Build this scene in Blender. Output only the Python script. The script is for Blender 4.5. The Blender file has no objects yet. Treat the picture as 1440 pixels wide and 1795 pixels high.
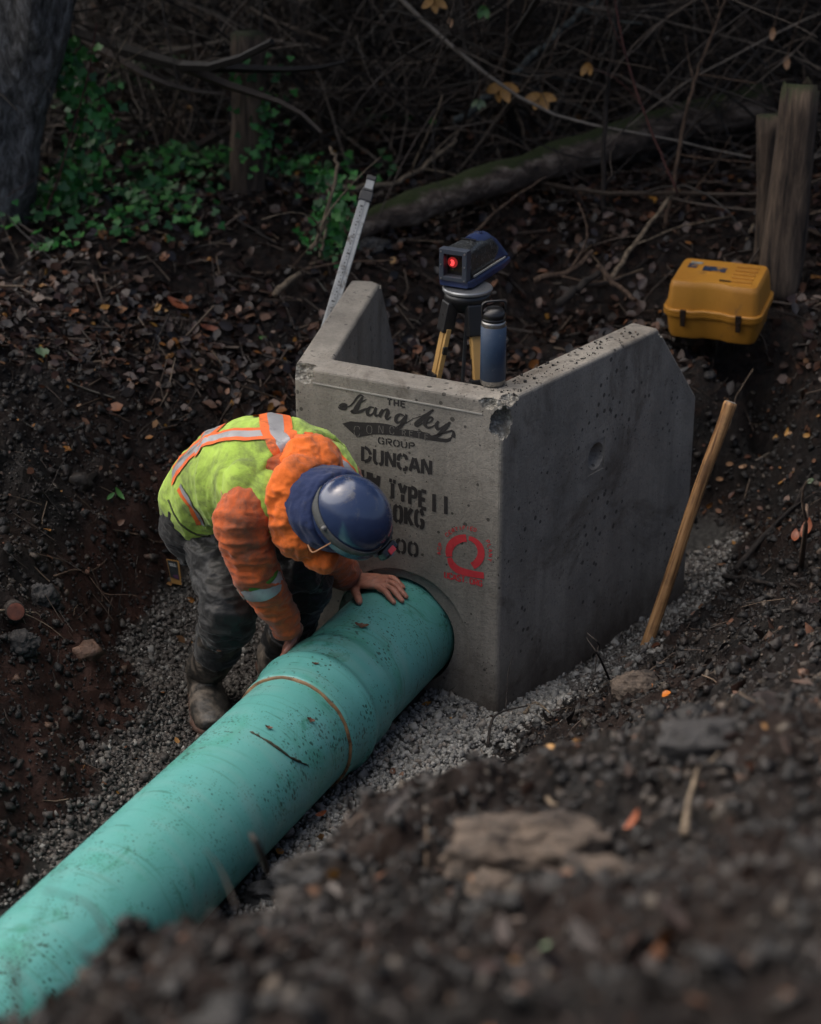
import bpy, bmesh, math, random
import numpy as np
from mathutils import Vector, Matrix
from mathutils.bvhtree import BVHTree
rng=np.random.default_rng(7); random.seed(7)
S=bpy.context.scene; COL=S.collection
# ------------------------------------------------------------------ camera geometry (metres, Z up, trench floor z=0)
F=3500.;CX=720.;CY=897.5;PT=math.radians(24);CAMH=3.13
FW=np.array([0,math.cos(PT),-math.sin(PT)]);UP=np.array([0,math.sin(PT),math.cos(PT)]);CAM=np.array([0,0,CAMH])
def ray(x,y): return np.array([(x-CX)/F,0,0])+UP*(CY-y)/F+FW
def W(x,y,z):
    d=ray(x,y); return CAM+d*((z-CAMH)/d[2])
def WY(x,y,Y):
    d=ray(x,y); return CAM+d*(Y/d[1])
def pj(p):
    v=np.array(p)-CAM; d=v@FW; return (CX+F*v[0]/d, CY-F*(v@UP)/d, d)
# ------------------------------------------------------------------ noise
def _h(i,j,k,s):
    n=(i*374761393+j*668265263+k*2147483647+s*974634533)&0xffffffff
    n=((n^(n>>13))*1274126177)&0xffffffff
    return ((n^(n>>16))&0xffff)/65535.0
def vnoise(p,s=0):
    p=np.asarray(p,float); i=np.floor(p).astype(np.int64); f=p-i; f=f*f*(3-2*f)
    r=0
    for a in (0,1):
        for b in (0,1):
            for c in (0,1):
                w=(f[...,0] if a else 1-f[...,0])*(f[...,1] if b else 1-f[...,1])*(f[...,2] if c else 1-f[...,2])
                r=r+w*_h(i[...,0]+a,i[...,1]+b,i[...,2]+c,s)
    return r*2-1
def fbm(p,oct=4,s=0,g=.5):
    p=np.asarray(p,float); r=0;a=1.;t=0
    for o in range(oct):
        r=r+a*vnoise(p*(2.03**o)+o*17.3,s+o); t+=a; a*=g
    return r/t
# ------------------------------------------------------------------ objects
def tag(o,label=None,cat=None,group=None,kind=None):
    if label: o['label']=label
    if cat: o['category']=cat
    if group: o['group']=group
    if kind: o['kind']=kind
    return o
def empty(name,loc,label,cat,group=None):
    o=bpy.data.objects.new(name,None); COL.objects.link(o); o.location=tuple(loc); o.empty_display_size=.05
    return tag(o,label,cat,group)
def mesh(name,V,Fc,mats,parent=None,smooth=False,mi=None,cols=None):
    """V Nx3 world coordinates; Fc list/array of faces"""
    V=np.asarray(V,float)
    m=bpy.data.meshes.new(name)
    if isinstance(Fc,np.ndarray):
        nf,k=Fc.shape; m.vertices.add(len(V)); m.vertices.foreach_set('co',V.ravel())
        m.loops.add(nf*k); m.loops.foreach_set('vertex_index',Fc.ravel().astype(np.int32))
        m.polygons.add(nf); m.polygons.foreach_set('loop_start',(np.arange(nf)*k).astype(np.int32))
        m.update(calc_edges=True)
    else: m.from_pydata(V.tolist(),[],[list(map(int,f)) for f in Fc])
    m.validate()
    if not isinstance(mats,(list,tuple)): mats=[mats]
    for a in mats: m.materials.append(a)
    if mi is not None: m.polygons.foreach_set('material_index',np.asarray(mi,np.int32))
    if smooth: m.polygons.foreach_set('use_smooth',np.ones(len(m.polygons),bool))
    if cols is not None:
        ca=m.color_attributes.new('Col','FLOAT_COLOR','POINT'); c=np.ones((len(V),4)); c[:,:3]=cols; ca.data.foreach_set('color',c.ravel().astype(np.float32))
    m.update()
    o=bpy.data.objects.new(name,m); COL.objects.link(o)
    if parent is not None:
        pm=Matrix.Translation(parent.matrix_basis.translation) if parent.parent is None else Matrix.Identity(4)
        o.parent=parent
        w=wpos(parent); m.transform(Matrix.Translation(-w))
    return o
def wpos(o):
    w=Vector((0,0,0))
    while o is not None: w=w+o.location; o=o.parent
    return w
class MB:
    def __init__(s): s.V=[];s.F=[];s.M=[];s.n=0
    def add(s,V,Fc,m=0):
        V=np.asarray(V,float); s.V.append(V)
        for f in Fc: s.F.append([int(i)+s.n for i in f]); s.M.append(m)
        s.n+=len(V); return s
    def build(s,name,mats,parent=None,smooth=False): return mesh(name,np.vstack(s.V),s.F,mats,parent,smooth,s.M)
def nrm(v): v=np.asarray(v,float); return v/(np.linalg.norm(v)+1e-12)
def frame(t,ref=None):
    t=nrm(t); r=np.array([0,0,1.]) if ref is None else np.asarray(ref,float)
    if abs(t@nrm(r))>.98: r=np.array([1.,0,0])
    a=nrm(r-t*(r@t)); b=np.cross(t,a); return a,b
def smoothpath(P,k=4):
    P=np.asarray(P,float); n=len(P)
    if n<3: 
        return np.array([P[0]+(P[-1]-P[0])*t for t in np.linspace(0,1,k+1)])
    Q=np.vstack([2*P[0]-P[1],P,2*P[-1]-P[-2]]); out=[]
    for i in range(1,n):
        a,b,c,d=Q[i-1],Q[i],Q[i+1],Q[i+2]
        for t in np.linspace(0,1,k,endpoint=False):
            out.append(.5*((2*b)+(c-a)*t+(2*a-5*b+4*c-d)*t*t+(3*b-3*c+d-a)*t**3))
    out.append(P[-1]); return np.array(out)
def tube(P,R,n=8,ref=None,cap=True,asp=1.,jit=0.):
    """swept tube; R scalar or per-point radius; asp scales 2nd axis"""
    P=np.asarray(P,float); m=len(P); R=np.broadcast_to(np.asarray(R,float),(m,)) if np.ndim(R)<2 else R
    asp=np.broadcast_to(np.asarray(asp,float),(m,))
    T=np.gradient(P,axis=0); V=[];a0=None
    for i in range(m):
        t=nrm(T[i])
        if a0 is None or ref is not None: a,b=frame(t,ref)
        else: a=nrm(a0-t*(a0@t)); b=np.cross(t,a)
        a0=a; th=np.linspace(0,2*math.pi,n,endpoint=False)
        r=R[i]*(1+jit*(rng.random(n)-.5)) if jit else R[i]
        V.append(P[i]+np.outer(np.cos(th)*r,a)+np.outer(np.sin(th)*r*asp[i],b))
    V=np.vstack(V); Fc=[]
    for i in range(m-1):
        for j in range(n):
            k=(j+1)%n; Fc.append([i*n+j,i*n+k,(i+1)*n+k,(i+1)*n+j])
    if cap: Fc.append(list(range(n))[::-1]); Fc.append([(m-1)*n+j for j in range(n)])
    return V,Fc
def box(c,s,R=None,bev=0):
    """box centre c size s, rotation matrix R(3x3, columns axes); bev chamfers via bmesh"""
    bm=bmesh.new(); bmesh.ops.create_cube(bm,size=1.)
    for v in bm.verts: v.co=Vector((v.co.x*s[0],v.co.y*s[1],v.co.z*s[2]))
    if bev: bmesh.ops.bevel(bm,geom=list(bm.edges),offset=bev,segments=2,profile=.6,affect='EDGES')
    V=np.array([v.co[:] for v in bm.verts]); bm.verts.index_update(); Fc=[[v.index for v in f.verts] for f in bm.faces]; bm.free()
    if R is not None: V=V@np.asarray(R).T
    return V+np.asarray(c),Fc
def rotz(a): c,s=math.cos(a),math.sin(a); return np.array([[c,-s,0],[s,c,0],[0,0,1.]])
def lathe(prof,c,axis=(0,0,1),n=32):
    """prof list of (r,h)"""
    a,b=frame(axis); t=nrm(axis); V=[];m=len(prof)
    th=np.linspace(0,2*math.pi,n,endpoint=False)
    for r,h in prof: V.append(np.asarray(c)+t*h+np.outer(np.cos(th)*max(r,1e-4),a)+np.outer(np.sin(th)*max(r,1e-4),b))
    Fc=[[i*n+j,i*n+(j+1)%n,(i+1)*n+(j+1)%n,(i+1)*n+j] for i in range(m-1) for j in range(n)]
    return np.vstack(V),Fc
def evalmesh(o):
    dg=bpy.context.evaluated_depsgraph_get(); dg.update(); return bpy.data.meshes.new_from_object(o.evaluated_get(dg))
def va(m):
    a=np.empty(len(m.vertices)*3); m.vertices.foreach_get('co',a); return a.reshape(-1,3)
def vn(m):
    a=np.empty(len(m.vertices)*3,np.float32); m.vertices.foreach_get('normal',a); return a.reshape(-1,3).astype(float)
def remesh(name,parts,vox,mats,parent=None,sm=3,disp=None,cols=None):
    """fuse lofts into one continuous surface; disp(V,N)->offsets"""
    mb=MB()
    for V,Fc in parts: mb.add(V,Fc)
    o=mb.build('tmp',[])
    r=o.modifiers.new('r','REMESH'); r.mode='VOXEL'; r.voxel_size=vox
    if sm: s=o.modifiers.new('s','SMOOTH'); s.iterations=sm; s.factor=.6
    m=evalmesh(o); V=va(m); N=vn(m)
    Fc=[list(p.vertices) for p in m.polygons]
    bpy.data.objects.remove(o)
    if disp is not None: V=V+disp(V,N)
    k=mesh(name,V,Fc,mats,parent,True)
    return k
# ------------------------------------------------------------------ materials
class NT:
    def __init__(s,name):
        s.m=bpy.data.materials.new(name); s.m.use_nodes=True; s.t=s.m.node_tree; s.t.nodes.clear()
        s.out=s.N('ShaderNodeOutputMaterial'); s.b=s.N('ShaderNodeBsdfPrincipled'); s.L(s.b.outputs[0],s.out.inputs[0]); s.tc=s.N('ShaderNodeTexCoord'); s.hgt=None
    def N(s,k,**a):
        n=s.t.nodes.new(k)
        for x,y in a.items(): setattr(n,x,y)
        return n
    def L(s,a,b): s.t.links.new(a,b)
    def co(s,sc=(1,1,1),rot=(0,0,0)):
        m=s.N('ShaderNodeMapping'); m.inputs['Scale'].default_value=sc; m.inputs['Rotation'].default_value=rot
        s.L(s.tc.outputs['Object'],m.inputs[0]); return m.outputs[0]
    def noise(s,scale,det=4,rough=.6,sc=(1,1,1),dist=0,rot=(0,0,0)):
        n=s.N('ShaderNodeTexNoise'); n.inputs['Scale'].default_value=scale; n.inputs['Detail'].default_value=det; n.inputs['Roughness'].default_value=rough; n.inputs['Distortion'].default_value=dist
        s.L(s.co(sc,rot),n.inputs['Vector']); return n.outputs['Fac']
    def ramp(s,f,stops,interp='LINEAR'):
        r=s.N('ShaderNodeValToRGB'); r.color_ramp.interpolation=interp; e=r.color_ramp.elements
        while len(e)<len(stops): e.new(.5)
        for i,(p,c) in enumerate(stops):
            e[i].position=p; c=(c,c,c) if not hasattr(c,'__len__') else c; e[i].color=(*c[:3],1)
        s.L(f,r.inputs[0]); return r.outputs[0]
    def mix(s,f,a,b,mode='MIX'):
        n=s.N('ShaderNodeMix',data_type='RGBA',blend_type=mode)
        for v,i in ((f,0),(a,6),(b,7)):
            if hasattr(v,'links') or hasattr(v,'is_output'): s.L(v,n.inputs[i])
            elif i==0: n.inputs[0].default_value=v
            else: n.inputs[i].default_value=(*v[:3],1)
        return n.outputs[2]
    def math(s,op,a,b=0.):
        n=s.N('ShaderNodeMath',operation=op)
        for v,i in ((a,0),(b,1)):
            if hasattr(v,'is_output'): s.L(v,n.inputs[i])
            else: n.inputs[i].default_value=v
        return n.outputs[0]
    def base(s,c):
        if hasattr(c,'is_output'): s.L(c,s.b.inputs['Base Color'])
        else: s.b.inputs['Base Color'].default_value=(*c,1)
    def rough(s,r):
        if hasattr(r,'is_output'): s.L(r,s.b.inputs['Roughness'])
        else: s.b.inputs['Roughness'].default_value=r
    def bump(s,h,d=.002,st=1.):
        b=s.N('ShaderNodeBump'); b.inputs['Distance'].default_value=d; b.inputs['Strength'].default_value=st
        s.L(h,b.inputs['Height'])
        if s.hgt is not None: s.L(s.hgt,b.inputs['Normal'])
        s.hgt=b.outputs[0]; s.L(s.hgt,s.b.inputs['Normal'])
    def set(s,**k):
        for a,b in k.items(): s.b.inputs[a.replace('_',' ')].default_value=b
def hx(h,k=1.):
    h=h.lstrip('#'); c=[int(h[i:i+2],16)/255 for i in (0,2,4)]
    return tuple((x/12.92 if x<.04045 else ((x+.055)/1.055)**2.4)*k for x in c)
def simple(name,c1,c2=None,scale=20,rough=.6,bump=0,bs=60,dirt=None,dsc=8,dlo=.5,dhi=.62,metal=0,det=5,sc=(1,1,1),spec=.5,coat=0):
    n=NT(name); c2=c2 or tuple(x*.8 for x in c1)
    col=n.mix(n.ramp(n.noise(scale,det,sc=sc),[(.35,0),(.65,1)]),c1,c2)
    if dirt:
        f=n.ramp(n.noise(dsc,8,.7,dist=.4),[(dlo,0),(dhi,1)]); col=n.mix(f,col,dirt)
        n.rough(n.ramp(f,[(0,rough),(1,min(1,rough+.25))]))
    else: n.rough(n.ramp(n.noise(scale*2,3),[(.3,max(0,rough-.08)),(.7,min(1,rough+.08))]))
    n.base(col); n.set(Metallic=metal,Specular_IOR_Level=spec)
    if coat: n.set(Coat_Weight=coat,Coat_Roughness=.15)
    if bump: n.bump(n.noise(bs,6,.65,sc=sc),bump)
    return n.m
def island(name,stops,rough=.55,bump=0,bs=80,noisec=.35,spec=.5,trans=0):
    """colour varies from piece to piece"""
    n=NT(name); g=n.N('ShaderNodeNewGeometry'); c=n.ramp(g.outputs['Random Per Island'],stops)
    c=n.mix(n.ramp(n.noise(25,5),[(.35,0),(.65,noisec)]),c,tuple(x*.35 for x in stops[0][1]))
    n.base(c); n.rough(rough); n.set(Specular_IOR_Level=spec)
    if bump: n.bump(n.noise(bs,5),bump)
    return n.m
# ------------------------------------------------------------------ key points of the concrete headwall
NC=W(883,705,1.06); NL=W(516,640,1.06)
A2=NC[:2]; B2=NL[:2]; HW=1.06
fd=nrm(A2-B2); fn=np.array([fd[1],-fd[0]])          # along the front face, outward normal (towards camera)
RE=np.array([.80,6.10]); RX=np.array([.966,6.318]); rd=nrm(RE-A2); rn=np.array([rd[1],-rd[0]])
LE=np.array([-.205,6.62]); ld=nrm(LE-B2)
LX=LE+ld*.25
def onplane(px,py,P,d,off=0.):
    r=ray(px,py); n=np.array([d[1],-d[0]]); P=P+n*off
    t=((P-CAM[:2])@n)/(r[:2]@n); return CAM+r*t
def FP(px,py,off=.0012): return onplane(px,py,A2,fd,off)
# ------------------------------------------------------------------ terrain
PA=math.radians(25); pax=np.array([-math.sin(PA),-math.cos(PA),0.]); pc=FP(700,1108,0); PR=.177
ctl=[]
def c_(*L):
    for x,y,z in L: ctl.append(W(x,y,z))
# trench floor
c_((878,1258,0),(1203,1060,0),(1050,1150,0),(800,1205,.05),(700,1300,.07),(640,1380,.07),(560,1440,.07),(480,1230,.04),
   (300,1400,.06),(365,1250,.03),(430,1200,.03),(250,1130,.06),(520,1100,0),(330,1060,.06),(400,1000,.06),(180,1500,.06),(30,1620,.05),(-150,1800,.04),(980,1200,0),(400,1120,.03))
# foot and face of the left bank
c_((310,1000,.11),(275,1040,.10),(215,1160,.10),(150,1320,.10),(50,1480,.10),(-80,1620,.1),
   (250,960,.26),(150,1140,.30),(70,1290,.30),(-40,1420,.32),(-200,1560,.3),
   (190,960,.36),(100,1010,.46),(20,1010,.50),(-90,1130,.6),(0,1180,.42),
   (250,860,.45),(330,830,.42),(420,780,.44),(490,730,.50),(120,870,.56),(0,870,.62),(-200,930,.72),
   (500,620,.62),(250,700,.62),(0,720,.72),(0,500,.82),(300,450,.85),(600,440,.80),(-300,600,.9),(560,540,.70),(150,600,.74))
# inside the headwall and behind it
ctl+= [np.array(v) for v in ((.05,5.75,.02),(.3,5.8,.02),(.2,6.15,.05),(.45,6.2,.03),(0.05,6.5,.25),(.3,6.6,.22),(.6,6.6,.12))]
c_((740,560,.62),(960,560,.55),(1080,540,.58),(1240,655,.56),(1165,588,.655),(1235,606,.655),(1305,622,.655),(1345,560,.665),(1215,540,.67),(1430,640,.66),(850,470,.72),(1100,440,.78),(1400,450,.82))
# pit on the right of the wing
c_((1230,980,0.02),(1215,1050,0),(1255,900,.06),(1330,850,.14),(1300,790,.2),(1330,740,.36),(1290,680,.5),(1420,760,.45),(1440,860,.32),(1260,780,.22))
# near bank, right and front
c_((1260,1010,.10),(1320,950,.20),(1440,890,.38),(1440,1050,.6),(1300,1060,.28),(1200,1120,.18),(1100,1180,.19),(1010,1232,.19),(930,1290,.19),
   (1150,1250,.58),(1300,1250,.98),(1440,1250,1.25),(1000,1330,.62),(1150,1430,1.28),(1440,1500,1.72),
   (900,1500,1.2),(720,1600,1.36),(500,1650,1.42),(720,1795,1.75),(1100,1700,1.62),(1440,1795,1.88),(300,1795,1.62))
for x,y,z in ((870,1352,.30),(800,1402,.52),(720,1452,.74),(640,1460,.86),(590,1462,.94),(545,1478,1.02),(490,1528,1.12),(450,1575,1.20),(370,1632,1.30),(280,1660,1.36),(195,1682,1.42),(110,1728,1.48),(30,1780,1.52),(-60,1810,1.54),(-160,1840,1.56)):
    p=W(x,y,z); d=ray(x,y)[:2]; d=d/np.linalg.norm(d); ctl.append(p); k=(z-.3)
    if k>.2:
        ctl.append(np.array([p[0]+d[0]*.22*k,p[1]+d[1]*.22*k,z-.42*k])); ctl.append(np.array([p[0]+d[0]*.50*k-.02,p[1]+d[1]*.50*k,z-.80*k]))
ctl+= [np.array(v) for v in ((-1.4,1.2,.35),(-1.1,.2,.5),(-.2,1.0,1.85),(0,0,1.85),(2,0,1.9),(2.5,3,1.6),(2.6,5,1.1),(2.4,6.5,.75),(-2.9,2,1.0),(-2.6,3.6,.85),(-2.3,4.6,.8),(-3,6,.85),(-1.9,4.2,.45),(-1.7,3.2,.2),(-1.9,2.0,.1),(-2.4,1,.1),(-3.6,0,.1),(-1.75,5.2,.55),
   (-3,9,.95),(0,9,.88),(3,9,.9),(-4,11.5,1.25),(0,11.5,1.2),(4,11.5,1.2),(-5,15,2.2),(0,15,2.1),(5,15,2.1),(0,24,3.2),(-20,20,3),(20,20,3),(-30,0,1.2),(30,0,1.5),(0,-30,1.5),(-10,5,1),(10,5,1.2),(0,60,4.),(5,8,.9),(-6,8,1))]
ctl=np.array(ctl)
K=np.linalg.norm(ctl[:,None,:2]-ctl[None,:,:2],axis=2); nC=len(ctl)
Am=np.zeros((nC+3,nC+3)); Am[:nC,:nC]=K+np.eye(nC)*-.02; Am[:nC,nC]=1; Am[:nC,nC+1:]=ctl[:,:2]; Am[nC:,:nC]=Am[:nC,nC:].T
sol=np.linalg.solve(Am,np.r_[ctl[:,2],0,0,0])
def g0(x,y):
    sh=np.shape(x); x=np.ravel(x);y=np.ravel(y); r=np.empty(len(x))
    for i in range(0,len(x),20000):
        q=np.stack([x[i:i+20000],y[i:i+20000]],1)
        r[i:i+20000]=np.linalg.norm(q[:,None]-ctl[None,:,:2],axis=2)@sol[:nC]+sol[nC]+q@sol[nC+1:]
    return r.reshape(sh)
def sst(a,b,x): t=np.clip((x-a)/(b-a),0,1); return t*t*(3-2*t)
def regions(x,y,z):
    """what the ground is made of: gravel, red clay, leaf litter (0..1)"""
    n=fbm(np.stack([x*2.3,y*2.3,z*0],-1),3,5)
    gr=sst(.15,.09,z+n*.035)*sst(7.2,6.6,y)
    red=sst(.10,.16,z+n*.03)*sst(.52,.40,z+n*.1)*sst(-.5,-.75,x)*sst(7,6.6,y)
    lit=sst(6.35,7.0,y+n*.45+(x<0)*.1)*(z>.45)
    return np.clip(gr,0,1),np.clip(red,0,1),np.clip(lit,0,1)
def gz(x,y):
    x=np.asarray(x,float);y=np.asarray(y,float)
    z=g0(x,y); gr,red,lit=regions(x,y,z)
    p=np.stack([x,y,np.zeros_like(x)],-1)
    big=fbm(p*2.6,3,11)*.05; cl=np.abs(fbm(p*8,4,21))*.09-.035; fine=np.abs(fbm(p*24,3,31))*.055-.012
    a=(1-gr)*(1-.4*lit)
    fl=sst(5.2,4.2,y)*sst(-1.0,-.4,x)  # foreground clods
    return z+a*(big+cl+fine)*(1+.15*fl)+gr*(fbm(p*5,3,41)*.012)
def axis_(lo,hi,step,far,g=1.25):
    a=list(np.arange(lo,hi,step)); s=step;v=a[-1]
    while v<far: s*=g; v+=s; a.append(v)
    s=step;v=lo;b=[]
    while v>-far: s*=g; v-=s; b.append(v)
    return np.array(b[::-1]+a)
xs=axis_(-2.9,3.0,.02,90); ys=axis_(1.4,9.5,.02,90,1.12)
X,Y=np.meshgrid(xs,ys); Z=gz(X,Y)
gr,red,lit=regions(X,Y,g0(X,Y))
nx,ny=len(xs),len(ys); idx=np.arange(nx*ny).reshape(ny,nx)
Fq=np.stack([idx[:-1,:-1],idx[:-1,1:],idx[1:,1:],idx[1:,:-1]],-1).reshape(-1,4)
# ground material
n=NT('wet_soil'); at=n.N('ShaderNodeAttribute',attribute_name='Col'); sep=n.N('ShaderNodeSeparateColor'); n.L(at.outputs['Color'],sep.inputs[0])
soil=n.ramp(n.noise(7,8,.7,dist=.5),[(.3,(.0025,.0027,.003)),(.5,(.0068,.0060,.0056)),(.60,(.017,.013,.0105)),(.70,(.045,.034,.025)),(.8,(.10,.078,.056))])
soil=n.mix(n.ramp(n.noise(45,5),[(.5,0),(.7,.35)]),soil,(.04,.032,.025))
soil=n.mix(n.ramp(n.noise(2.2,4,.6),[(.42,0),(.62,.55)]),soil,(.035,.016,.010))
redc=n.ramp(n.noise(11,8,.7),[(.3,(.008,.005,.004)),(.5,(.050,.020,.013)),(.66,(.078,.034,.023)),(.8,(.10,.062,.046))])
grv=n.ramp(n.noise(60,6,.7),[(.35,(.03,.029,.027)),(.6,(.12,.115,.105)),(.8,(.2,.19,.175))])
litc=n.ramp(n.noise(28,7,.75,dist=.6),[(.35,(.004,.003,.003)),(.5,(.014,.009,.007)),(.62,(.045,.023,.015)),(.8,(.09,.055,.035))])
c=n.mix(sep.outputs[1],soil,redc); c=n.mix(sep.outputs[2],c,litc); c=n.mix(sep.outputs[0],c,grv)
n.base(c); n.rough(n.ramp(n.noise(30,5),[(.35,.42),(.6,.8)])); n.set(Specular_IOR_Level=.3)
n.bump(n.noise(22,9,.75,dist=.8),.05); n.bump(n.noise(120,6,.75),.010)
ground=mesh('ground',np.stack([X,Y,Z],-1).reshape(-1,3),Fq,n.m,None,True,cols=np.stack([gr,red,lit],-1).reshape(-1,3))
tag(ground,kind='structure')
# fast height lookup for scattering
def gzl(x,y): 
    x=np.asarray(x,float);y=np.asarray(y,float)
    i=np.clip(np.searchsorted(xs,x)-1,0,nx-2); j=np.clip(np.searchsorted(ys,y)-1,0,ny-2)
    u=np.clip((x-xs[i])/(xs[i+1]-xs[i]),0,1); v=np.clip((y-ys[j])/(ys[j+1]-ys[j]),0,1)
    return Z[j,i]*(1-u)*(1-v)+Z[j,i+1]*u*(1-v)+Z[j+1,i]*(1-u)*v+Z[j+1,i+1]*u*v
def gnorm(x,y):
    e=.02; a=(gzl(x+e,y)-gzl(x-e,y))/(2*e); b=(gzl(x,y+e)-gzl(x,y-e))/(2*e)
    N=np.stack([-a,-b,np.ones_like(a)],-1); return N/np.linalg.norm(N,axis=-1,keepdims=True)
def rotmats(k):
    q=rng.normal(size=(k,4)); q/=np.linalg.norm(q,axis=1,keepdims=True); w,x,y,z=q.T
    return np.stack([1-2*(y*y+z*z),2*(x*y-z*w),2*(x*z+y*w),2*(x*y+z*w),1-2*(x*x+z*z),2*(y*z-x*w),2*(x*z-y*w),2*(y*z+x*w),1-2*(x*x+y*y)],-1).reshape(k,3,3)
CUBEV=np.array([[-1,-1,-1],[1,-1,-1],[1,1,-1],[-1,1,-1],[-1,-1,1],[1,-1,1],[1,1,1],[-1,1,1]],float)
CUBEF=np.array([[0,3,2,1],[4,5,6,7],[0,1,5,4],[1,2,6,5],[2,3,7,6],[3,0,4,7]])
def stones(name,P,size,mat,flat=.7,jit=.45,**t):
    k=len(P); V=CUBEV[None]*(.62+(rng.random((k,8,3))-.5)*jit*2*.7)*(1-np.array([0,0,1-flat]))
    V=V*(.7+.6*rng.random((k,1,3)))
    V=np.einsum('kij,kvj->kvi',rotmats(k),V)*np.reshape(size,(-1,1,1))+P[:,None]
    o=mesh(name,V.reshape(-1,3),(CUBEF[None]+np.arange(k)[:,None,None]*8).reshape(-1,4),mat); tag(o,**t); return o
_b=bmesh.new(); bmesh.ops.create_icosphere(_b,subdivisions=2,radius=1.); ICV=np.array([v.co[:] for v in _b.verts]); _b.verts.index_update(); ICF=np.array([[v.index for v in f.verts] for f in _b.faces]); _b.free()
def clods(name,P,size,mat,**t):
    k=len(P); V=np.repeat(ICV[None],k,0); off=rng.random((k,1,3))*90
    d=1+.8*fbm(V*1.3+off,2,3)[...,None]+.5*vnoise(V*3.3+off,9)[...,None]
    V=V*d*(.6+.7*rng.random((k,1,3)))
    V=np.einsum('kij,kvj->kvi',rotmats(k),V)*np.reshape(size,(-1,1,1))+P[:,None]
    o=mesh(name,V.reshape(-1,3),(ICF[None]+np.arange(k)[:,None,None]*len(ICV)).reshape(-1,3),mat,None,True); tag(o,**t); return o
def inside_wall(x,y,m=.0):
    """points inside the headwall's footprint (with its opening filled)"""
    q=np.stack([x,y],-1); a=(q-A2)@fn; b=(q-A2)@rn; c=(q-B2)@np.array([-ld[1],ld[0]])
    return (a<m)&(b<m)&(c<m)&(((q-A2)@(-fn))<.75)
def off_pipe(x,y):
    q=np.stack([x,y],-1)-pc[:2]; s=q@pax[:2]; d=np.abs(q[...,0]*pax[1]-q[...,1]*pax[0]); return (d>.10)|(s<-.1)
# crushed rock
def sample(k,x0,x1,y0,y1,fn_):
    x=x0+(x1-x0)*rng.random(k*6); y=y0+(y1-y0)*rng.random(k*6); w=fn_(x,y); m=rng.random(k*6)<w; return x[m][:k],y[m][:k]
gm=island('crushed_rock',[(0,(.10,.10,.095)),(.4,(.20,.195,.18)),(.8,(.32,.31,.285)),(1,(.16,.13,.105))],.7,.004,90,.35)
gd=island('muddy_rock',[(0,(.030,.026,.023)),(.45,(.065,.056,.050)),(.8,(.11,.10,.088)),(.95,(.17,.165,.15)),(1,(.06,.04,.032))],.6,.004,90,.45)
def side(x,y): q=np.stack([x,y],-1)-pc[:2]; return q[...,0]*pax[1]-q[...,1]*pax[0]
def wg(x,y):
    z=gzl(x,y); g,_,_=regions(x,y,z); return g*off_pipe(x,y)*(~inside_wall(x,y,-.02))
x,y=sample(26000,-2.1,1.3,3.2,6.6,wg); sz=.0055+.0065*rng.random(len(x))**1.5
sz*=np.where(rng.random(len(x))<.03,1.8,1)
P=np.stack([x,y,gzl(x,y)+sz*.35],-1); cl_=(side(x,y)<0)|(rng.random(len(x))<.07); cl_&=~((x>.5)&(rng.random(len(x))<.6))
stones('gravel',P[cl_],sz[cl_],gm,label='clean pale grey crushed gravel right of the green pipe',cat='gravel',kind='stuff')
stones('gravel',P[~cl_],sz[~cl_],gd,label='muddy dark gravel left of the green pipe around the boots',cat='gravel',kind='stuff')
# soil crumbs and clods
def ws(x,y):
    z=gzl(x,y); g,_,l=regions(x,y,z); return (1-g)*(1-.5*l)*(~inside_wall(x,y))
cm=island('soil_clod',[(0,(.004,.004,.004)),(.5,(.0095,.008,.007)),(.75,(.018,.012,.0095)),(.90,(.03,.023,.018)),(.97,(.10,.08,.06)),(1,(.15,.06,.03))],.6,.010,45,.6)
x,y=sample(80000,-2.4,2.2,1.8,7.4,ws); sz=.0022+.005*rng.random(len(x))+.016*rng.random(len(x))**10
stones('soil_crumbs',np.stack([x,y,gzl(x,y)+sz*.2],-1),sz,cm,label='dark soil crumbs and small clods strewn over the trench banks',cat='soil',kind='stuff')
x,y=sample(170,-2.4,2.6,1.5,7.2,ws); sz=.012+.05*rng.random(len(x))**4
clods('soil_clods',np.stack([x,y,gzl(x,y)-sz*.15],-1),sz,cm,label='lumps of dark earth turned up on the trench banks',cat='soil',kind='stuff')

def WG(px,py,up=0.):
    """where the ray through a photo point meets the ground"""
    d=ray(px,py); t=np.linspace(1.2,16,3000); P=CAM+d*t[:,None]; h=P[:,2]-gzl(P[:,0],P[:,1])-up; i=int(np.argmax(h<0)); return P[i]
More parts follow.
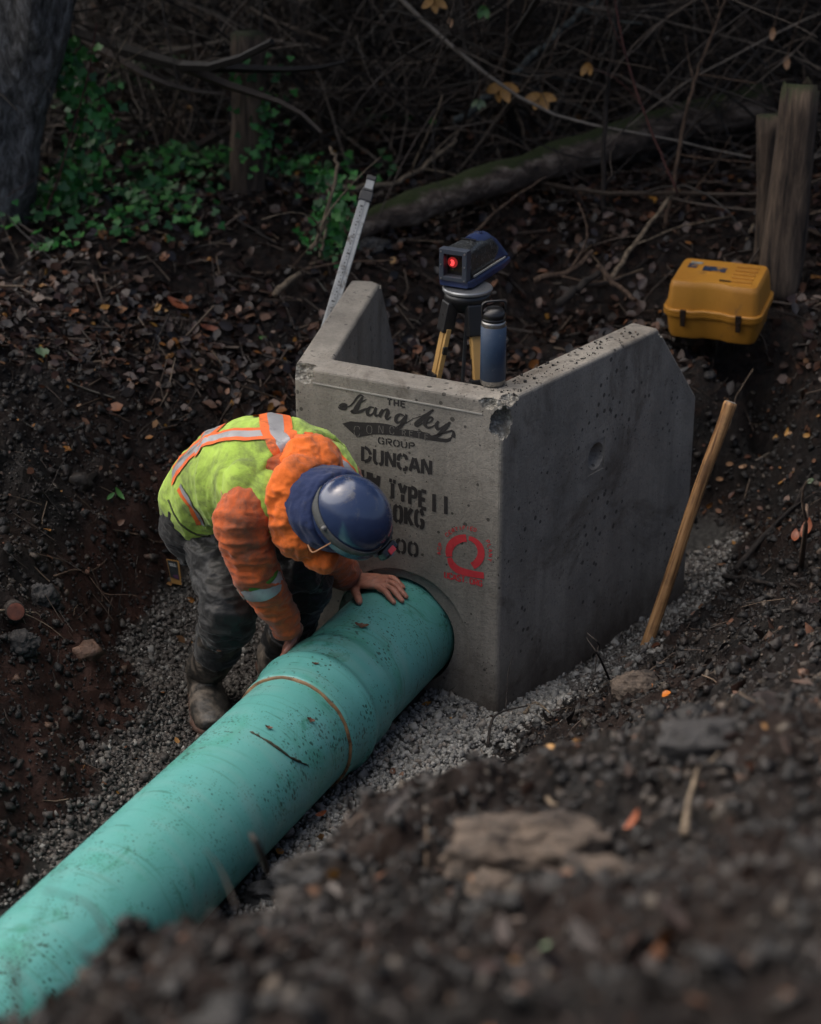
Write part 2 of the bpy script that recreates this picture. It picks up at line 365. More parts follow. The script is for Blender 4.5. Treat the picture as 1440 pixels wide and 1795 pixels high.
# ------------------------------------------------------------------ concrete headwall
def concrete(name,c0,c1,agg=False):
    n=NT(name)
    if agg:
        v=n.N('ShaderNodeTexVoronoi'); v.inputs['Scale'].default_value=75; n.L(n.co(),v.inputs['Vector'])
        col=n.mix(n.ramp(v.outputs['Distance'],[(.15,0),(.6,1)]),(.50,.48,.42),(.20,.19,.165)); col=n.mix(n.ramp(n.noise(30,6),[(.4,0),(.6,.6)]),col,(.16,.145,.12))
        n.base(col); n.rough(.9); n.bump(v.outputs['Distance'],-.003); n.bump(n.noise(60,6),.004); return n.m
    col=n.mix(n.ramp(n.noise(3.5,6,.6),[(.35,0),(.65,1)]),c0,c1)
    col=n.mix(n.ramp(n.noise(5,7,.7,sc=(2.2,2.2,.22)),[(.42,0),(.72,.75)]),col,tuple(x*.5 for x in c0))     # runs
    col=n.mix(n.ramp(n.noise(7,7,.7,sc=(1.6,1.6,.3),dist=.3),[(.55,0),(.8,.35)]),col,(.34,.32,.28))             # lime bloom
    col=n.mix(n.ramp(n.noise(2.6,9,.72,dist=.8),[(.55,0),(.66,.6)]),col,(.065,.050,.036))                     # mud
    col=n.mix(n.ramp(n.noise(9,9,.75),[(.64,0),(.70,.8)]),col,(.05,.036,.026))
    col=n.mix(n.ramp(n.noise(140,3),[(.3,.35),(.5,0)]),col,(.06,.055,.05))
    # earth splashed up the foot of the wall
    sx=n.N('ShaderNodeSeparateXYZ'); n.L(n.tc.outputs['Object'],sx.inputs[0])
    hh=n.math('ADD',sx.outputs[2],n.math('MULTIPLY',n.noise(9,7,.7,sc=(1,1,.5)),-.42)); 
    col=n.mix(n.ramp(n.math('ADD',hh,.5),[(.30,.85),(.52,0)]),col,(.05,.037,.029))
    # bug holes
    v=n.N('ShaderNodeTexVoronoi'); v.inputs['Scale'].default_value=26; n.L(n.co(),v.inputs['Vector'])
    sizef=n.math('MULTIPLY',n.ramp(n.noise(4,3),[(.36,0),(.6,1)]),.20)
    pit=n.math('GREATER_THAN',sizef,v.outputs['Distance'])
    v2=n.N('ShaderNodeTexVoronoi'); v2.inputs['Scale'].default_value=70; n.L(n.co(),v2.inputs['Vector'])
    pit2=n.math('GREATER_THAN',n.math('MULTIPLY',n.ramp(n.noise(6,2),[(.42,0),(.62,1)]),.18),v2.outputs['Distance'])
    pp=n.math('MAXIMUM',pit,pit2)
    col=n.mix(n.math('MULTIPLY',pp,.8),col,(.035,.032,.028))
    n.base(col); n.rough(n.ramp(n.noise(8,5),[(.3,.5),(.7,.85)])); n.set(Specular_IOR_Level=.4)
    n.bump(pp,-.004); n.bump(n.noise(25,8,.7),.004); n.bump(n.noise(220,4),.0012)
    return n.m
m_con=concrete('cast_concrete',(.30,.275,.235),(.195,.18,.157)); m_agg=concrete('broken_concrete',0,0,True)
TH=.105
def inset(P,Q,R=None):
    """inner corner between directions P->Q and Q->R, left side"""
    pass
inl=np.array([ld[1],-ld[0]]); inr=-rn
def isect(p,d,q,e):
    t=((q-p)[0]*e[1]-(q-p)[1]*e[0])/(d[0]*e[1]-d[1]*e[0]); return p+d*t
IB=isect(B2-fn*TH,fd,B2+inl*TH,ld); IA=isect(A2-fn*TH,fd,A2+inr*TH,rd)
outer=[LX,LE,B2,A2,RE,RX]; inner=[LX+inl*TH,LE+inl*TH,IB,IA,RE+inr*TH,RX+inr*TH]; tops=[.74,HW,HW,HW,HW,.745]
V=[];Fc=[]
for o_,i_,t_ in zip(outer,inner,tops): V+=[[*o_,-.2],[*o_,t_],[*i_,t_],[*i_,-.2]]
for i in range(5):
    for j in range(4): Fc.append([i*4+j,i*4+(j+1)%4,(i+1)*4+(j+1)%4,(i+1)*4+j])
Fc.append([3,2,1,0]); Fc.append([20,21,22,23])
head=mesh('concrete_headwall',V,Fc,[m_con,m_agg])
bm=bmesh.new(); bm.from_mesh(head.data); bmesh.ops.recalc_face_normals(bm,faces=bm.faces)
bmesh.ops.bevel(bm,geom=[e for e in bm.edges if min(v.co.z for v in e.verts)>-.1 or abs(e.verts[0].co.z-e.verts[1].co.z)>.5],offset=.011,segments=3,profile=.5,affect='EDGES')
bm.to_mesh(head.data); bm.free()
def cut(target,V,Fc,m=0):
    c=mesh('cutter',V,Fc,[m_con,m_agg],mi=[m]*len(Fc))
    bm=bmesh.new(); bm.from_mesh(c.data); bmesh.ops.recalc_face_normals(bm,faces=bm.faces); bm.to_mesh(c.data); bm.free()
    b=target.modifiers.new('b','BOOLEAN'); b.operation='DIFFERENCE'; b.object=c; b.solver='EXACT'; b.material_mode='INDEX' if hasattr(b,'material_mode') else 'INDEX'
    me=evalmesh(target); target.modifiers.clear(); old=target.data; target.data=me; bpy.data.objects.remove(c)
fn3=np.array([*fn,0]); fd3=np.array([*fd,0]); hc=pc.copy()
def cyl(c,ax,r0,r1,h0,h1,n=64,jit=0):
    V,Fc=lathe([(r0,h0),(r1,h1)],c,ax,n)
    if jit: V=V+fbm(V*14,3,3)[:,None]*np.array([1,1,1])*jit
    return V,Fc+[list(range(n))[::-1],[n+i for i in range(n)]]
cut(head,*cyl(hc+fd3*.012-np.array([0,0,.010]),-fn3,.236,.231,-.05,.012,80,.004)); cut(head,*cyl(hc,-fn3,.187,.185,-.1,.4,80,.010))
def chip(c,r,seed):
    d=1+.35*fbm(ICV3*2.2+seed,3,seed)+.12*fbm(ICV3*9+seed,3,seed+1); V=ICV3*d[:,None]*np.asarray(r)+c; cut(head,V,ICF3,1)
_b=bmesh.new(); bmesh.ops.create_icosphere(_b,subdivisions=5,radius=1.); ICV3=np.array([v.co[:] for v in _b.verts]); _b.verts.index_update(); ICF3=[[v.index for v in f.verts] for f in _b.faces]; _b.free()
chip(np.array([*A2,1.075])+np.array([.0,-.030,0]),(.100,.053,.080),4)
chip(np.array([*B2,1.055])+np.array([-.012,-.024,0]),(.080,.046,.060),9)
chip(np.array([*(A2+rd*.015-fd*.015),.99]),(.036,.036,.05),14)
for k,(q,z,r) in enumerate([(A2+rd*.045,1.065,.040),(A2-fd*.05,1.05,.028),(RE+rd*.02,1.05,.03),(LE+inl*TH,1.06,.03),(B2+fd*.3,1.068,.012),(B2+fd*.45,1.07,.014),(RE-rd*.25,1.068,.013),(RE+rd*.14,.92,.014)]):
    chip(np.array([*q,z]),(r,r*.8,r*.8),20+k)
# lifting recess in the right wing
RC=onplane(1046,800,A2,rd,0); rn3=np.array([*rn,0]); rd3=np.array([*rd,0])
Rw=np.stack([rd3,[0,0,1],rn3],1)
cut(head,*box(RC,(.090,.108,.006),Rw)); cut(head,*cyl(RC,-rn3,.047,.022,-.001,.044,40),0)
for p_ in head.data.polygons: p_.use_smooth=False
tag(head,'grey precast concrete headwall with splayed wings and stencilled black lettering, standing in the trench','headwall')
m_hole=simple('hole_dark',(.02,.018,.015),rough=.9)
V,Fc=lathe([(.0,.0),(.020,.0)],RC-rn3*.0425,rn3,20); mesh('recess_dark_disc',V,Fc,m_hole,head)  # black disc: the darkness of a deeper hole put into its colour
# casting seam across the front
q0=FP(549,671,0)+0; q1=FP(846,726,0); V,Fc=box((q0+q1)/2+fn3*.001,(np.linalg.norm(q1-q0),.004,.004),np.stack([nrm(q1-q0),fn3,np.cross(nrm(q1-q0),fn3)],1))
mesh('casting_seam',V,Fc,simple('seam',(.33,.32,.29),rough=.8),head)
# little dark form-tie spots on the tops of the wings
def paint(name,c,thr=.30,fade=.5):
    n=NT(name); tr=n.N('ShaderNodeBsdfTransparent'); mx=n.N('ShaderNodeMixShader')
    n.base(n.mix(n.noise(30,4),c,tuple(x*1.5+.01 for x in c))); n.rough(.75)
    f=n.ramp(n.noise(22,8,.75),[(thr,fade),(thr+.14,1)]); n.L(f,mx.inputs[0]); n.L(tr.outputs[0],mx.inputs[1]); n.L(n.b.outputs[0],mx.inputs[2]); n.L(mx.outputs[0],n.out.inputs[0]); return n.m
m_blk=paint('black_stencil_paint',(.012,.010,.010),.30,.7); m_red=paint('red_stencil_paint',(.42,.022,.030),.32,.55)
GL={'A':[[(0,0),(.42,.95)],[(.58,.95),(1,0)],[(.28,.33),(.72,.33)]],'C':[[(.95,.72),(.85,.95),(.55,1),(.55,1)],[(.4,1),(.12,.88),(.02,.55)],[(.02,.44),(.12,.12),(.4,0)],[(.55,0),(.85,.05),(.95,.28)]],
'D':[[(.08,0),(.08,1)],[(.3,1),(.75,.85),(.97,.56)],[(.97,.44),(.75,.15),(.3,0)]],'E':[[(.08,0),(.08,1)],[(.26,1),(.95,1)],[(.26,.52),(.8,.52)],[(.26,0),(.95,0)]],
'F':[[(.08,0),(.08,1)],[(.26,1),(.95,1)],[(.26,.52),(.8,.52)]],'G':[[(.95,.75),(.8,.97),(.55,1)],[(.4,1),(.1,.85),(.02,.5),(.1,.15),(.4,0)],[(.55,0),(.9,.06),(.95,.42),(.6,.42)]],
'H':[[(.08,0),(.08,1)],[(.92,0),(.92,1)],[(.24,.5),(.76,.5)]],'I':[[(.5,0),(.5,1)]],'K':[[(.1,0),(.1,1)],[(.32,.52),(.92,1)],[(.4,.5),(.95,0)]],'L':[[(.08,1),(.08,0)],[(.26,0),(.95,0)]],
'N':[[(.06,0),(.06,.96)],[(.12,1),(.86,.06)],[(.94,.06),(.94,1)]],'O':[[(.44,1),(.1,.85),(.02,.5),(.1,.15),(.44,0)],[(.56,1),(.9,.85),(.98,.5),(.9,.15),(.56,0)]],
'P':[[(.08,0),(.08,1)],[(.26,1),(.8,.96),(.95,.75),(.8,.52),(.26,.48)]],'R':[[(.08,0),(.08,1)],[(.26,1),(.8,.96),(.95,.75),(.8,.54),(.3,.5)],[(.5,.4),(.95,0)]],
'S':[[(.9,.85),(.6,1),(.2,.95),(.06,.75),(.4,.54)],[(.58,.48),(.94,.28),(.8,.05),(.4,0),(.08,.15)]],'T':[[(.5,0),(.5,.86)],[(.04,1),(.42,1)],[(.58,1),(.96,1)]],'U':[[(.08,1),(.08,.2),(.4,0)],[(.6,0),(.92,.2),(.92,1)]],
'W':[[(0,1),(.2,.04)],[(.28,.04),(.47,.8)],[(.53,.8),(.72,.04)],[(.8,.04),(1,1)]],'Y':[[(.04,1),(.45,.5)],[(.96,1),(.55,.5)],[(.5,.4),(.5,0)]],
'0':[[(.42,1),(.1,.85),(.04,.5),(.1,.15),(.42,0)],[(.58,1),(.9,.85),(.96,.5),(.9,.15),(.58,0)]],'4':[[(.7,0),(.7,.96)],[(.6,.94),(.05,.36)],[(.1,.28),(.58,.28)],[(.82,.28),(1,.28)]],
'5':[[(.9,1),(.2,1),(.14,.6)],[(.2,.56),(.7,.62),(.92,.42)],[(.92,.28),(.7,.03),(.3,0),(.06,.15)]],'.':[[(.3,0),(.3,.10)]],'/':[[(.1,0),(.9,1)]],'Z':[[(0,1),(1,1),(0,0),(1,0)]]}
def strokes(mb,lines,mapf,w,off3,nrm3):
    """lines in 2-D, mapf to 3-D on the face; flat ribbons of width w(metres) with round-ish ends"""
    for k,ln in enumerate(lines):
        P=np.array([mapf(p) for p in ln],float)
        if len(P)>2: P=smoothpath(P,3)
        ww=np.broadcast_to(np.asarray(w,float),(len(P),)) if np.ndim(w)==0 else np.interp(np.linspace(0,1,len(P)),np.linspace(0,1,len(w)),w)
        T=np.gradient(P,axis=0); V=[]
        for i in range(len(P)):
            t=nrm(T[i]); s=np.cross(nrm3,t); q=P[i]+off3+nrm3*(k*.00004)
            V+= [q+s*ww[i]/2,q-s*ww[i]/2]
        mb.add(V,[[2*i,2*i+1,2*i+3,2*i+2] for i in range(len(P)-1)])
def ztext(mb,txt,b0,b1,h,wf=.72,lw=.17,tf=lambda x,y:(x,y),font=GL,off=.0012):
    """text along the baseline b0->b1 (photo px), letter height h px, on the front face"""
    b0=np.array(b0,float); b1=np.array(b1,float); n_=len(txt); adv=(b1-b0)/(n_-(1-wf)); up=np.array([0.,-1.])*h
    wm=h/600*lw
    for i,ch in enumerate(txt):
        if ch==' ': continue
        o=b0+adv*i
        strokes(mb,GL[ch],lambda p:FP(*(tf(*(o+adv*wf*p[0]+up*p[1]))),off),wm,np.zeros(3),fn3)
Z5=lambda x,y:(560+x/4.235,660+y/4.235)
mb=MB()
for t_ in (('THE',(679,709.5),(711,714),10.5,.7,.27),('GROUP',(663.5,777),(727,787.5),10.5,.75,.25),('DUNCAN',(634.5,808),(756,833),25.5,.76,.25),('HW',(634,853),(664,864),30,.82,.27),('TYPE',(682,871),(748,893),30,.70,.25),('II',(756,896),(787,902),31,.5,.24),('40KG',(673,909),(742,925.5),29,.70,.26),('500',(674,962),(732,976),23,.70,.27)):
    mb=MB(); ztext(mb,*t_); mb.build('stencil_lettering',m_blk,head)
z5=lambda L:[Z5(*p) for p in L]
mb=MB()
def zs(L,w): strokes(mb,[z5(L)],lambda p:FP(*p,.0012+.00003*(len(mb.V)%9)),[a*1.22/4.235/600 for a in w],np.zeros(3),fn3)
zs([(148,222),(170,212),(196,214),(185,236),(152,236),(140,222)],[14,26,30,30,14,6]); zs([(190,225),(222,222),(252,196),(278,160),(305,138),(330,150)],[6,10,12,14,14,6])
zs([(322,152),(300,190),(278,232),(262,256),(240,262),(262,268),(300,262),(338,238)],[12,24,34,30,22,16,14,8]); zs([(250,264),(285,266),(322,252),(352,236)],[8,18,18,6]); zs([(288,196),(318,186),(350,168)],[6,11,5])
zs([(408,232),(380,228),(358,252),(360,282),(384,286),(408,262),(422,236)],[8,14,26,24,14,10,8]); zs([(424,230),(412,262),(418,290),(440,284),(456,266)],[14,24,18,8,5])
zs([(470,242),(458,272),(444,300)],[12,26,20]); zs([(462,282),(484,250),(508,246),(508,270),(496,300),(506,318),(534,296)],[6,10,18,26,24,14,5])
zs([(628,290),(600,280),(572,300),(570,334),(594,340),(622,312),(642,286)],[8,14,24,24,12,8,6]); zs([(648,282),(634,324),(606,366),(582,392),(572,380),(600,362),(660,336),(700,310)],[14,26,24,14,8,8,6,4])
zs([(700,312),(762,292),(826,258),(846,248),(838,262)],[4,6,10,12,8]); zs([(836,256),(792,292),(744,330),(716,352),(724,368),(758,352),(788,330)],[14,26,28,24,14,8,5])
zs([(792,350),(826,336),(842,312),(822,302),(792,324),(784,356),(808,380),(846,368),(872,346)],[6,10,14,14,26,26,16,8,4])
zs([(884,330),(870,360),(876,388),(906,380),(944,350)],[12,26,22,10,6]); zs([(972,338),(948,366),(916,404),(880,438),(846,456),(826,452),(846,440),(900,428),(956,410),(986,404),(998,424),(992,452)],[12,26,28,24,16,8,8,10,12,14,22,30])
mb.build('script_lettering',m_blk,head)
mb=MB()
def poly(P,off=.0010): mb.add([FP(*Z5(*p),off) for p in P],[list(range(len(P)))])
top=[(172,348),(235,332),(300,340),(370,342),(440,344),(500,352),(560,368),(585,398),(640,392),(700,400),(760,408),(815,422),(845,448),(900,458),(950,462),(995,440)]
bot=[(172,350),(222,398),(282,452),(340,440),(400,430),(440,430),(500,432),(560,438),(620,442),(680,450),(740,458),(800,470),(850,478),(900,484),(945,488),(972,480)]
for i in range(len(top)-1): poly([top[i],top[i+1],bot[i+1],bot[i]])
mb.build('stencil_banner',m_blk,head); m_bare=simple('bare_concrete',(.16,.15,.135),rough=.85)
for i,ch in enumerate('CONCRETE'):
    mb=MB()
    cx=[280,372,458,540,628,682,740,796][i]; ty=[366,360,362,368,398,402,412,424][i]; by=[440,422,420,424,434,444,458,470][i]; w=[44,40,36,34,26,26,26,26][i]
    strokes(mb,GL[ch],lambda p:FP(*Z5(cx-w/2+w*p[0],by+(ty-by)*p[1]+6*p[0]),.0016),.0021,np.zeros(3),fn3)
    mb.build('banner_letter',m_bare,head)
mb=MB()
def arc(c,rx,ry,a0,a1,k=12): return [(c[0]+rx*math.cos(math.radians(a)),c[1]-ry*math.sin(math.radians(a))) for a in np.linspace(a0,a1,k)]
cq=(1080,1308)
zs(arc(cq,118,108,196,84),[44,52,54,50]); zs(arc(cq,122,112,76,-62),[30,46,50,48]); zs([(966,1345),(984,1392),(1022,1430),(1080,1452),(1150,1468),(1222,1478)],[34,50,54,50,48,44])
for w_,a0,a1 in (('CERTIFIED',138,62),('ACP',186,156),('PLANT',32,-22)):
    for i,ch in enumerate(w_):
        a=math.radians(a0+(a1-a0)*(i+.5)/len(w_)); rx,ry=178,172; sx=math.sin(a);cx_=math.cos(a)
        o=np.array([cq[0]+rx*cx_,cq[1]-ry*sx]); u=np.array([sx,cx_])*17; v=np.array([cx_,-sx])*26
        strokes(mb,GL[ch],lambda p:FP(*Z5(*(o+u*(p[0]-.5)*1.2+v*p[1])),.0012),.0026,np.zeros(3),fn3)
ztext(mb,'UCAST.ORG',(779.5,1012.5),(845,1028),10,.8,.28)
mb.build('red_certification_mark',m_red,head)
# ------------------------------------------------------------------ green sewer pipe
def pipe_mat():
    n=NT('teal_plastic')
    c=n.mix(n.ramp(n.noise(2.5,6,.6),[(.3,0),(.7,1)]),(.078,.285,.252),(.098,.315,.30))
    c=n.mix(n.ramp(n.noise(3.2,8,.72,dist=.5),[(.50,0),(.66,.7)]),c,(.035,.22,.14))            # scuffed green
    c=n.mix(n.ramp(n.noise(6,8,.75,dist=.9),[(.57,0),(.64,.6)]),c,(.012,.13,.07))
    # mud drips: stretched around the pipe, clustered
    fr=n.co((1,1,1),(0,0,PA)); 
    def stn(scale,sc,lo,hi,k,colr,seed):
        nonlocal c
        t=n.N('ShaderNodeTexNoise'); t.inputs['Scale'].default_value=scale; t.inputs['Detail'].default_value=3
        m=n.N('ShaderNodeMapping'); m.inputs['Scale'].default_value=sc; m.inputs['Location'].default_value=(seed,seed,0); n.L(fr,m.inputs[0]); n.L(m.outputs[0],t.inputs['Vector'])
        f=n.ramp(t.outputs['Fac'],[(lo,0),(hi,k)]); c=n.mix(f,c,colr)
    cl=n.ramp(n.noise(4.5,3),[(.45,0),(.6,1)])
    t=n.N('ShaderNodeTexVoronoi'); t.inputs['Scale'].default_value=78; m=n.N('ShaderNodeMapping'); m.inputs['Scale'].default_value=(.8,1,.55); n.L(fr,m.inputs[0]); n.L(m.outputs[0],t.inputs['Vector'])
    spot=n.math('GREATER_THAN',n.math('MULTIPLY',n.math('MULTIPLY',n.math('ADD',cl,.25),n.ramp(n.noise(31,2),[(.36,.2),(.58,1)])),.33),t.outputs['Distance'])
    c=n.mix(n.math('MULTIPLY',spot,.85),c,(.012,.05,.035))
    t2=n.N('ShaderNodeTexVoronoi'); t2.inputs['Scale'].default_value=130; n.L(m.outputs[0],t2.inputs['Vector'])
    spot2=n.math('GREATER_THAN',n.math('MULTIPLY',n.ramp(n.noise(8,3),[(.38,0),(.6,1)]),.30),t2.outputs['Distance'])
    c=n.mix(n.math('MULTIPLY',spot2,.7),c,(.015,.07,.05))
    stn(16,(.5,4.5,.5),.66,.72,.6,(.02,.09,.06),3); stn(5,(.5,3.,.6),.50,.72,.55,(.15,.30,.28),8); stn(9,(.35,6.,.5),.60,.70,.5,(.035,.14,.10),21)
    c=n.mix(n.ramp(n.noise(9,9,.8,dist=.3),[(.67,0),(.70,.85)]),c,(.03,.028,.018))
    n.base(c); n.rough(n.ramp(n.noise(6,6,.7),[(.35,.30),(.65,.5)])); n.set(Specular_IOR_Level=.5)
    n.bump(n.noise(9,5),.0015); n.bump(n.noise(90,4),.0006); return n.m
m_pipe=pipe_mat()
pipe=empty('sewer_pipe',pc+pax*.7,'teal green plastic sewer pipe with belled joint running from the headwall to lower left','pipe')
def pl(prof,name,n=96,mat=None,sm=True): V,Fc=lathe([(r,s) for s,r in prof],pc,pax,n); return mesh(name,V,Fc,mat or m_pipe,pipe,sm)
pl([(-.42,PR-.012),(-.42,PR),(-.2,PR),(.375,PR),(.395,PR+.0015),(.412,PR+.0065),(.425,PR+.0105),(.44,PR+.0115),(.53,PR+.0105),(.545,PR+.0115),(.556,PR+.0185),(.568,PR+.023),(.584,PR+.0225),(.598,PR+.016),(.62,PR+.0115),(.64,PR+.0105),(.69,PR+.0105),(.698,PR+.009),(.70,PR+.006),(.700,PR+.003),(.64,PR+.002)],'belled_pipe')
pl([(.60,PR),(.72,PR),(2.,PR),(5.2,PR)],'spigot_pipe',96)
V,Fc=lathe([(PR+.004,.698),(PR+.0075,.6995),(PR+.0085,.7015),(PR+.007,.7035),(PR+.003,.7050),(PR-.001,.7055)],pc,pax,160); V=V+(fbm(V*22,3,2)*.006)[:,None]*nrm(pax)
mesh('joint_lubricant_ring',V,Fc,simple('tan_gasket',(.24,.14,.065),(.12,.07,.035),40,.5,.001,200,(.05,.03,.015),18,.52,.66),pipe,True)
def onpipe(px,py,r=PR):
    d=ray(px,py); o=CAM-pc; dp=d-pax*(d@pax); op=o-pax*(o@pax); a=dp@dp;b=2*dp@op;c=op@op-r*r; t=(-b-math.sqrt(max(b*b-4*a*c,0)))/(2*a); return CAM+d*t
def pnorm(p): q=p-pc; return nrm(q-pax*(q@pax))
m_leafb=simple('dead_leaf_brown',(.11,.045,.02),(.05,.025,.014),60,.5,.001,150)
def petal(p,N,dirv,L,w,curl=.25,lobes=0,name='fallen_leaf',m=None,label=None,cat='leaf',group=None,parent=None,off=.003):
    """a leaf blade lying at p with normal N"""
    t=nrm(dirv-N*(dirv@N)); s=np.cross(N,t); V=[];k=9
    for i in range(k):
        u=i/(k-1); ww=w*math.sin(math.pi*min(1,u*.95+.04))**.75*(1+ (lobes*.35*math.sin(u*math.pi*5) if lobes else 0))
        z=curl*L*(u-.5)**2*2
        V+=[p+t*L*(u-.5)+s*ww/2+N*(off+z+curl*w*.5),p+t*L*(u-.5)+N*(off+z),p+t*L*(u-.5)-s*ww/2+N*(off+z+curl*w*.4)]
    Fc=[]
    for i in range(k-1): Fc+=[[3*i,3*i+1,3*i+4,3*i+3],[3*i+1,3*i+2,3*i+5,3*i+4]]
    o=mesh(name,V,Fc,m or m_leafb,parent,True); tag(o,label,cat,group); return o
for px,py,dx,dy,L,w,lab in ((634,1099,1,.25,.042,.022,'brown torn leaf on the pipe below the outstretched hand'),(543,1263,1,-.2,.026,.014,'small brown leaf stuck on the pipe just below the tan joint ring'),(471,1277,1,.3,.022,.012,'dark leaf scrap on the pipe above the long mud scratch'),(553,1165,1,-.3,.020,.010,'tiny dark leaf on the pipe between the two joint ridges')):
    p=onpipe(px,py,PR+(.012 if py<1200 and py>1110 else 0)); N=pnorm(p); petal(p,N,np.array([dx,0,-dy]),L,w,.3,1,label=lab)
# long mud scratch on the near pipe
P=np.array([onpipe(x,y)+pnorm(onpipe(x,y))*.001 for x,y in smoothpath([(438,1283),(462,1296),(490,1315),(512,1330),(540,1342)],5)]); mb=MB()
V,Fc=tube(P,np.r_[.001,np.full(len(P)-2,.0052)*(1+1.3*(rng.random(len(P)-2)-.5)),.001],6,asp=.35); mb.add(V,Fc); mb.build('mud_smear',simple('mud',(.06,.042,.024),(.02,.03,.015),90,.8,.002,200),pipe,True)

# earth dropped on the tops of the wings and the pipe
k=150; u=rng.random(k)**1.2*.72+.06; v=.012+.08*rng.random(k); q=A2+np.outer(u,rd)+np.outer(v,inr); sz=.0015+.005*rng.random(k)**3
stones('wall_top_crumbs',np.column_stack([q,np.full(k,HW+.001)]),sz,cm,label='crumbs of dark soil on the top edge of the right wing',cat='soil',kind='stuff')
# ------------------------------------------------------------------ laser on its tripod, inside the headwall
m_blk_pl=simple('black_plastic',(.012,.012,.013),rough=.35,bump=.0005); m_navy_pl=simple('navy_plastic',(.022,.038,.11),(.015,.028,.085),rough=.4,scale=30,dirt=(.02,.018,.015),dsc=14,dlo=.55,dhi=.7)
m_grey_al=simple('brushed_aluminium',(.28,.29,.30),rough=.35,metal=.7); m_wood=simple('varnished_ash',(.50,.31,.11),(.40,.23,.075),8,.4,.0008,60,(.05,.035,.02),9,.6,.72,sc=(1,1,.12))
def wet(name,c):
    n=NT(name); v=n.N('ShaderNodeTexVoronoi'); v.inputs['Scale'].default_value=170; n.L(n.co((1,1,.7)),v.inputs['Vector'])
    d=n.ramp(v.outputs['Distance'],[(.2,1),(.36,0)]); k=n.ramp(n.noise(45,3),[(.4,0),(.55,1)]); d=n.math('MULTIPLY',d,k)
    n.base(n.mix(n.ramp(n.noise(200,3,sc=(1,1,.3)),[(.60,0),(.68,.8)]),c,(.30,.33,.33))); n.rough(n.ramp(d,[(0,.4),(1,.05)])); n.bump(d,.003); n.set(Coat_Weight=.4); return n.m
m_wet=wet('rain_beaded_black',(.018,.02,.021))
TPc=WY(820,503,6.05)
tri=empty('tripod',(TPc[0],TPc[1],.03),'tripod with yellow wooden legs and round metal head standing inside the headwall','tripod')
V,Fc=lathe([(0,-.012),(.076,-.012),(.080,-.008),(.080,-.002),(.077,.002),(0,.002)],TPc,n=48); mesh('head_plate',V,Fc,m_grey_al,tri,False)
V,Fc=lathe([(0,-.072),(.050,-.072),(.058,-.06),(.066,-.045),(.074,-.035),(.074,-.0125),(0,-.0125)],TPc,n=40); mesh('head_hub',V,Fc,m_blk_pl,tri,True)
for az in (203,288,65):
    a=math.radians(az); d=np.array([math.cos(a),math.sin(a),0]); s=np.array([-d[1],d[0],0])
    p0=TPc+d*.058+np.array([0,0,-.045]); fx,fy=(TPc+d*.30)[:2]; p1=np.array([fx,fy,.04]); ax=nrm(p1-p0); o=np.cross(s,ax); R=np.stack([s,o,ax],1); L=np.linalg.norm(p1-p0)
    mb=MB(); mb.add(*box(p0+ax*.30,(.027,.020,.44),R,.002)); mb.add(*box(p0+ax*.30+s*.023,(.013,.016,.44),R,.002)); leg=mb.build('leg',m_wood,tri)
    mb=MB(); mb.add(*box(p0+ax*.045,(.052,.04,.10),R,.006)); mb.build('leg_bracket',m_blk_pl,leg)
    mb=MB(); mb.add(*box(p0+ax*.255,(.052,.034,.045),R,.004)); V,Fc=lathe([(0,-.005),(.011,-.005),(.012,.002),(.009,.014),(0,.016)],p0+ax*.25-s*.03,-s,16); mb.add(V,Fc); mb.build('leg_clamp',m_blk_pl,leg)
    mb=MB(); mb.add(*box(p0+ax*.15+s*.028,(.014,.016,.026),R,.003)); mb.build('strap_buckle',m_blk_pl,leg)
    mb=MB(); mb.add(*box(p0+ax*.66,(.026,.022,.34),R,.003)); mb.build('lower_leg',m_wood,leg)
    V,Fc=tube([p0+ax*.83,p0+ax*(L-.0),p0+ax*(L+.03)],[.013,.010,.002],10); mesh('foot_spike',V,Fc,m_grey_al,leg)
V,Fc=tube([TPc+[0,0,-.07],TPc+[-.012,.02,-.34]],[.006,.006],8); mesh('plumb_rod',V,Fc,simple('dark_rod',(.05,.055,.06),rough=.4),tri)
# pipe laser: lofted housing looking down the trench
la=math.radians(27); lf=np.array([-math.sin(la),-math.cos(la),0]); ls=np.array([-lf[1],lf[0],0])*1. ; ls=np.cross(lf,[0,0,1]); lu=nrm(np.array([0,0,1.])*math.cos(.0))
L0=TPc+np.array([.012,.085,.003])
las=empty('pipe_laser',L0,'rain-beaded navy and black pipe laser with red light in its window, on the tripod','laser level')
def rr(w,h,z0,r,cf=.0,n=6):
    """rounded profile: width w, height h starting z0, top corner radius r, cf narrows the top"""
    P=[]
    for (cx,cz,a0) in ((-w/2+.006,z0+.006,180),(w/2-.006,z0+.006,270)):
        for k in range(4): a=math.radians(a0+30*k); P.append((cx+.006*math.cos(a),cz+.006*math.sin(a)))
    for (cx,cz,a0) in ((w/2-cf-r,z0+h-r,0),(-w/2+cf+r,z0+h-r,90)):
        for k in range(n): a=math.radians(a0+90*k/(n-1)); P.append((cx+r*math.cos(a),cz+r*math.sin(a)))
    return P
def loft(secs,name,mat,parent,smooth=True,cap=True,o=L0):
    V=[];m=len(secs);k=len(secs[0][1])
    for s_,P in secs: V+=[o+lf*s_+ls*p[0]+lu*p[1] for p in P]
    Fc=[[i*k+j,i*k+(j+1)%k,(i+1)*k+(j+1)%k,(i+1)*k+j] for i in range(m-1) for j in range(k)]
    if cap: Fc+=[list(range(k))[::-1],[(m-1)*k+j for j in range(k)]]
    q=mesh(name,V,Fc,mat,parent,smooth); 
    md=q.modifiers.new('e','EDGE_SPLIT'); md.split_angle=math.radians(40); return q
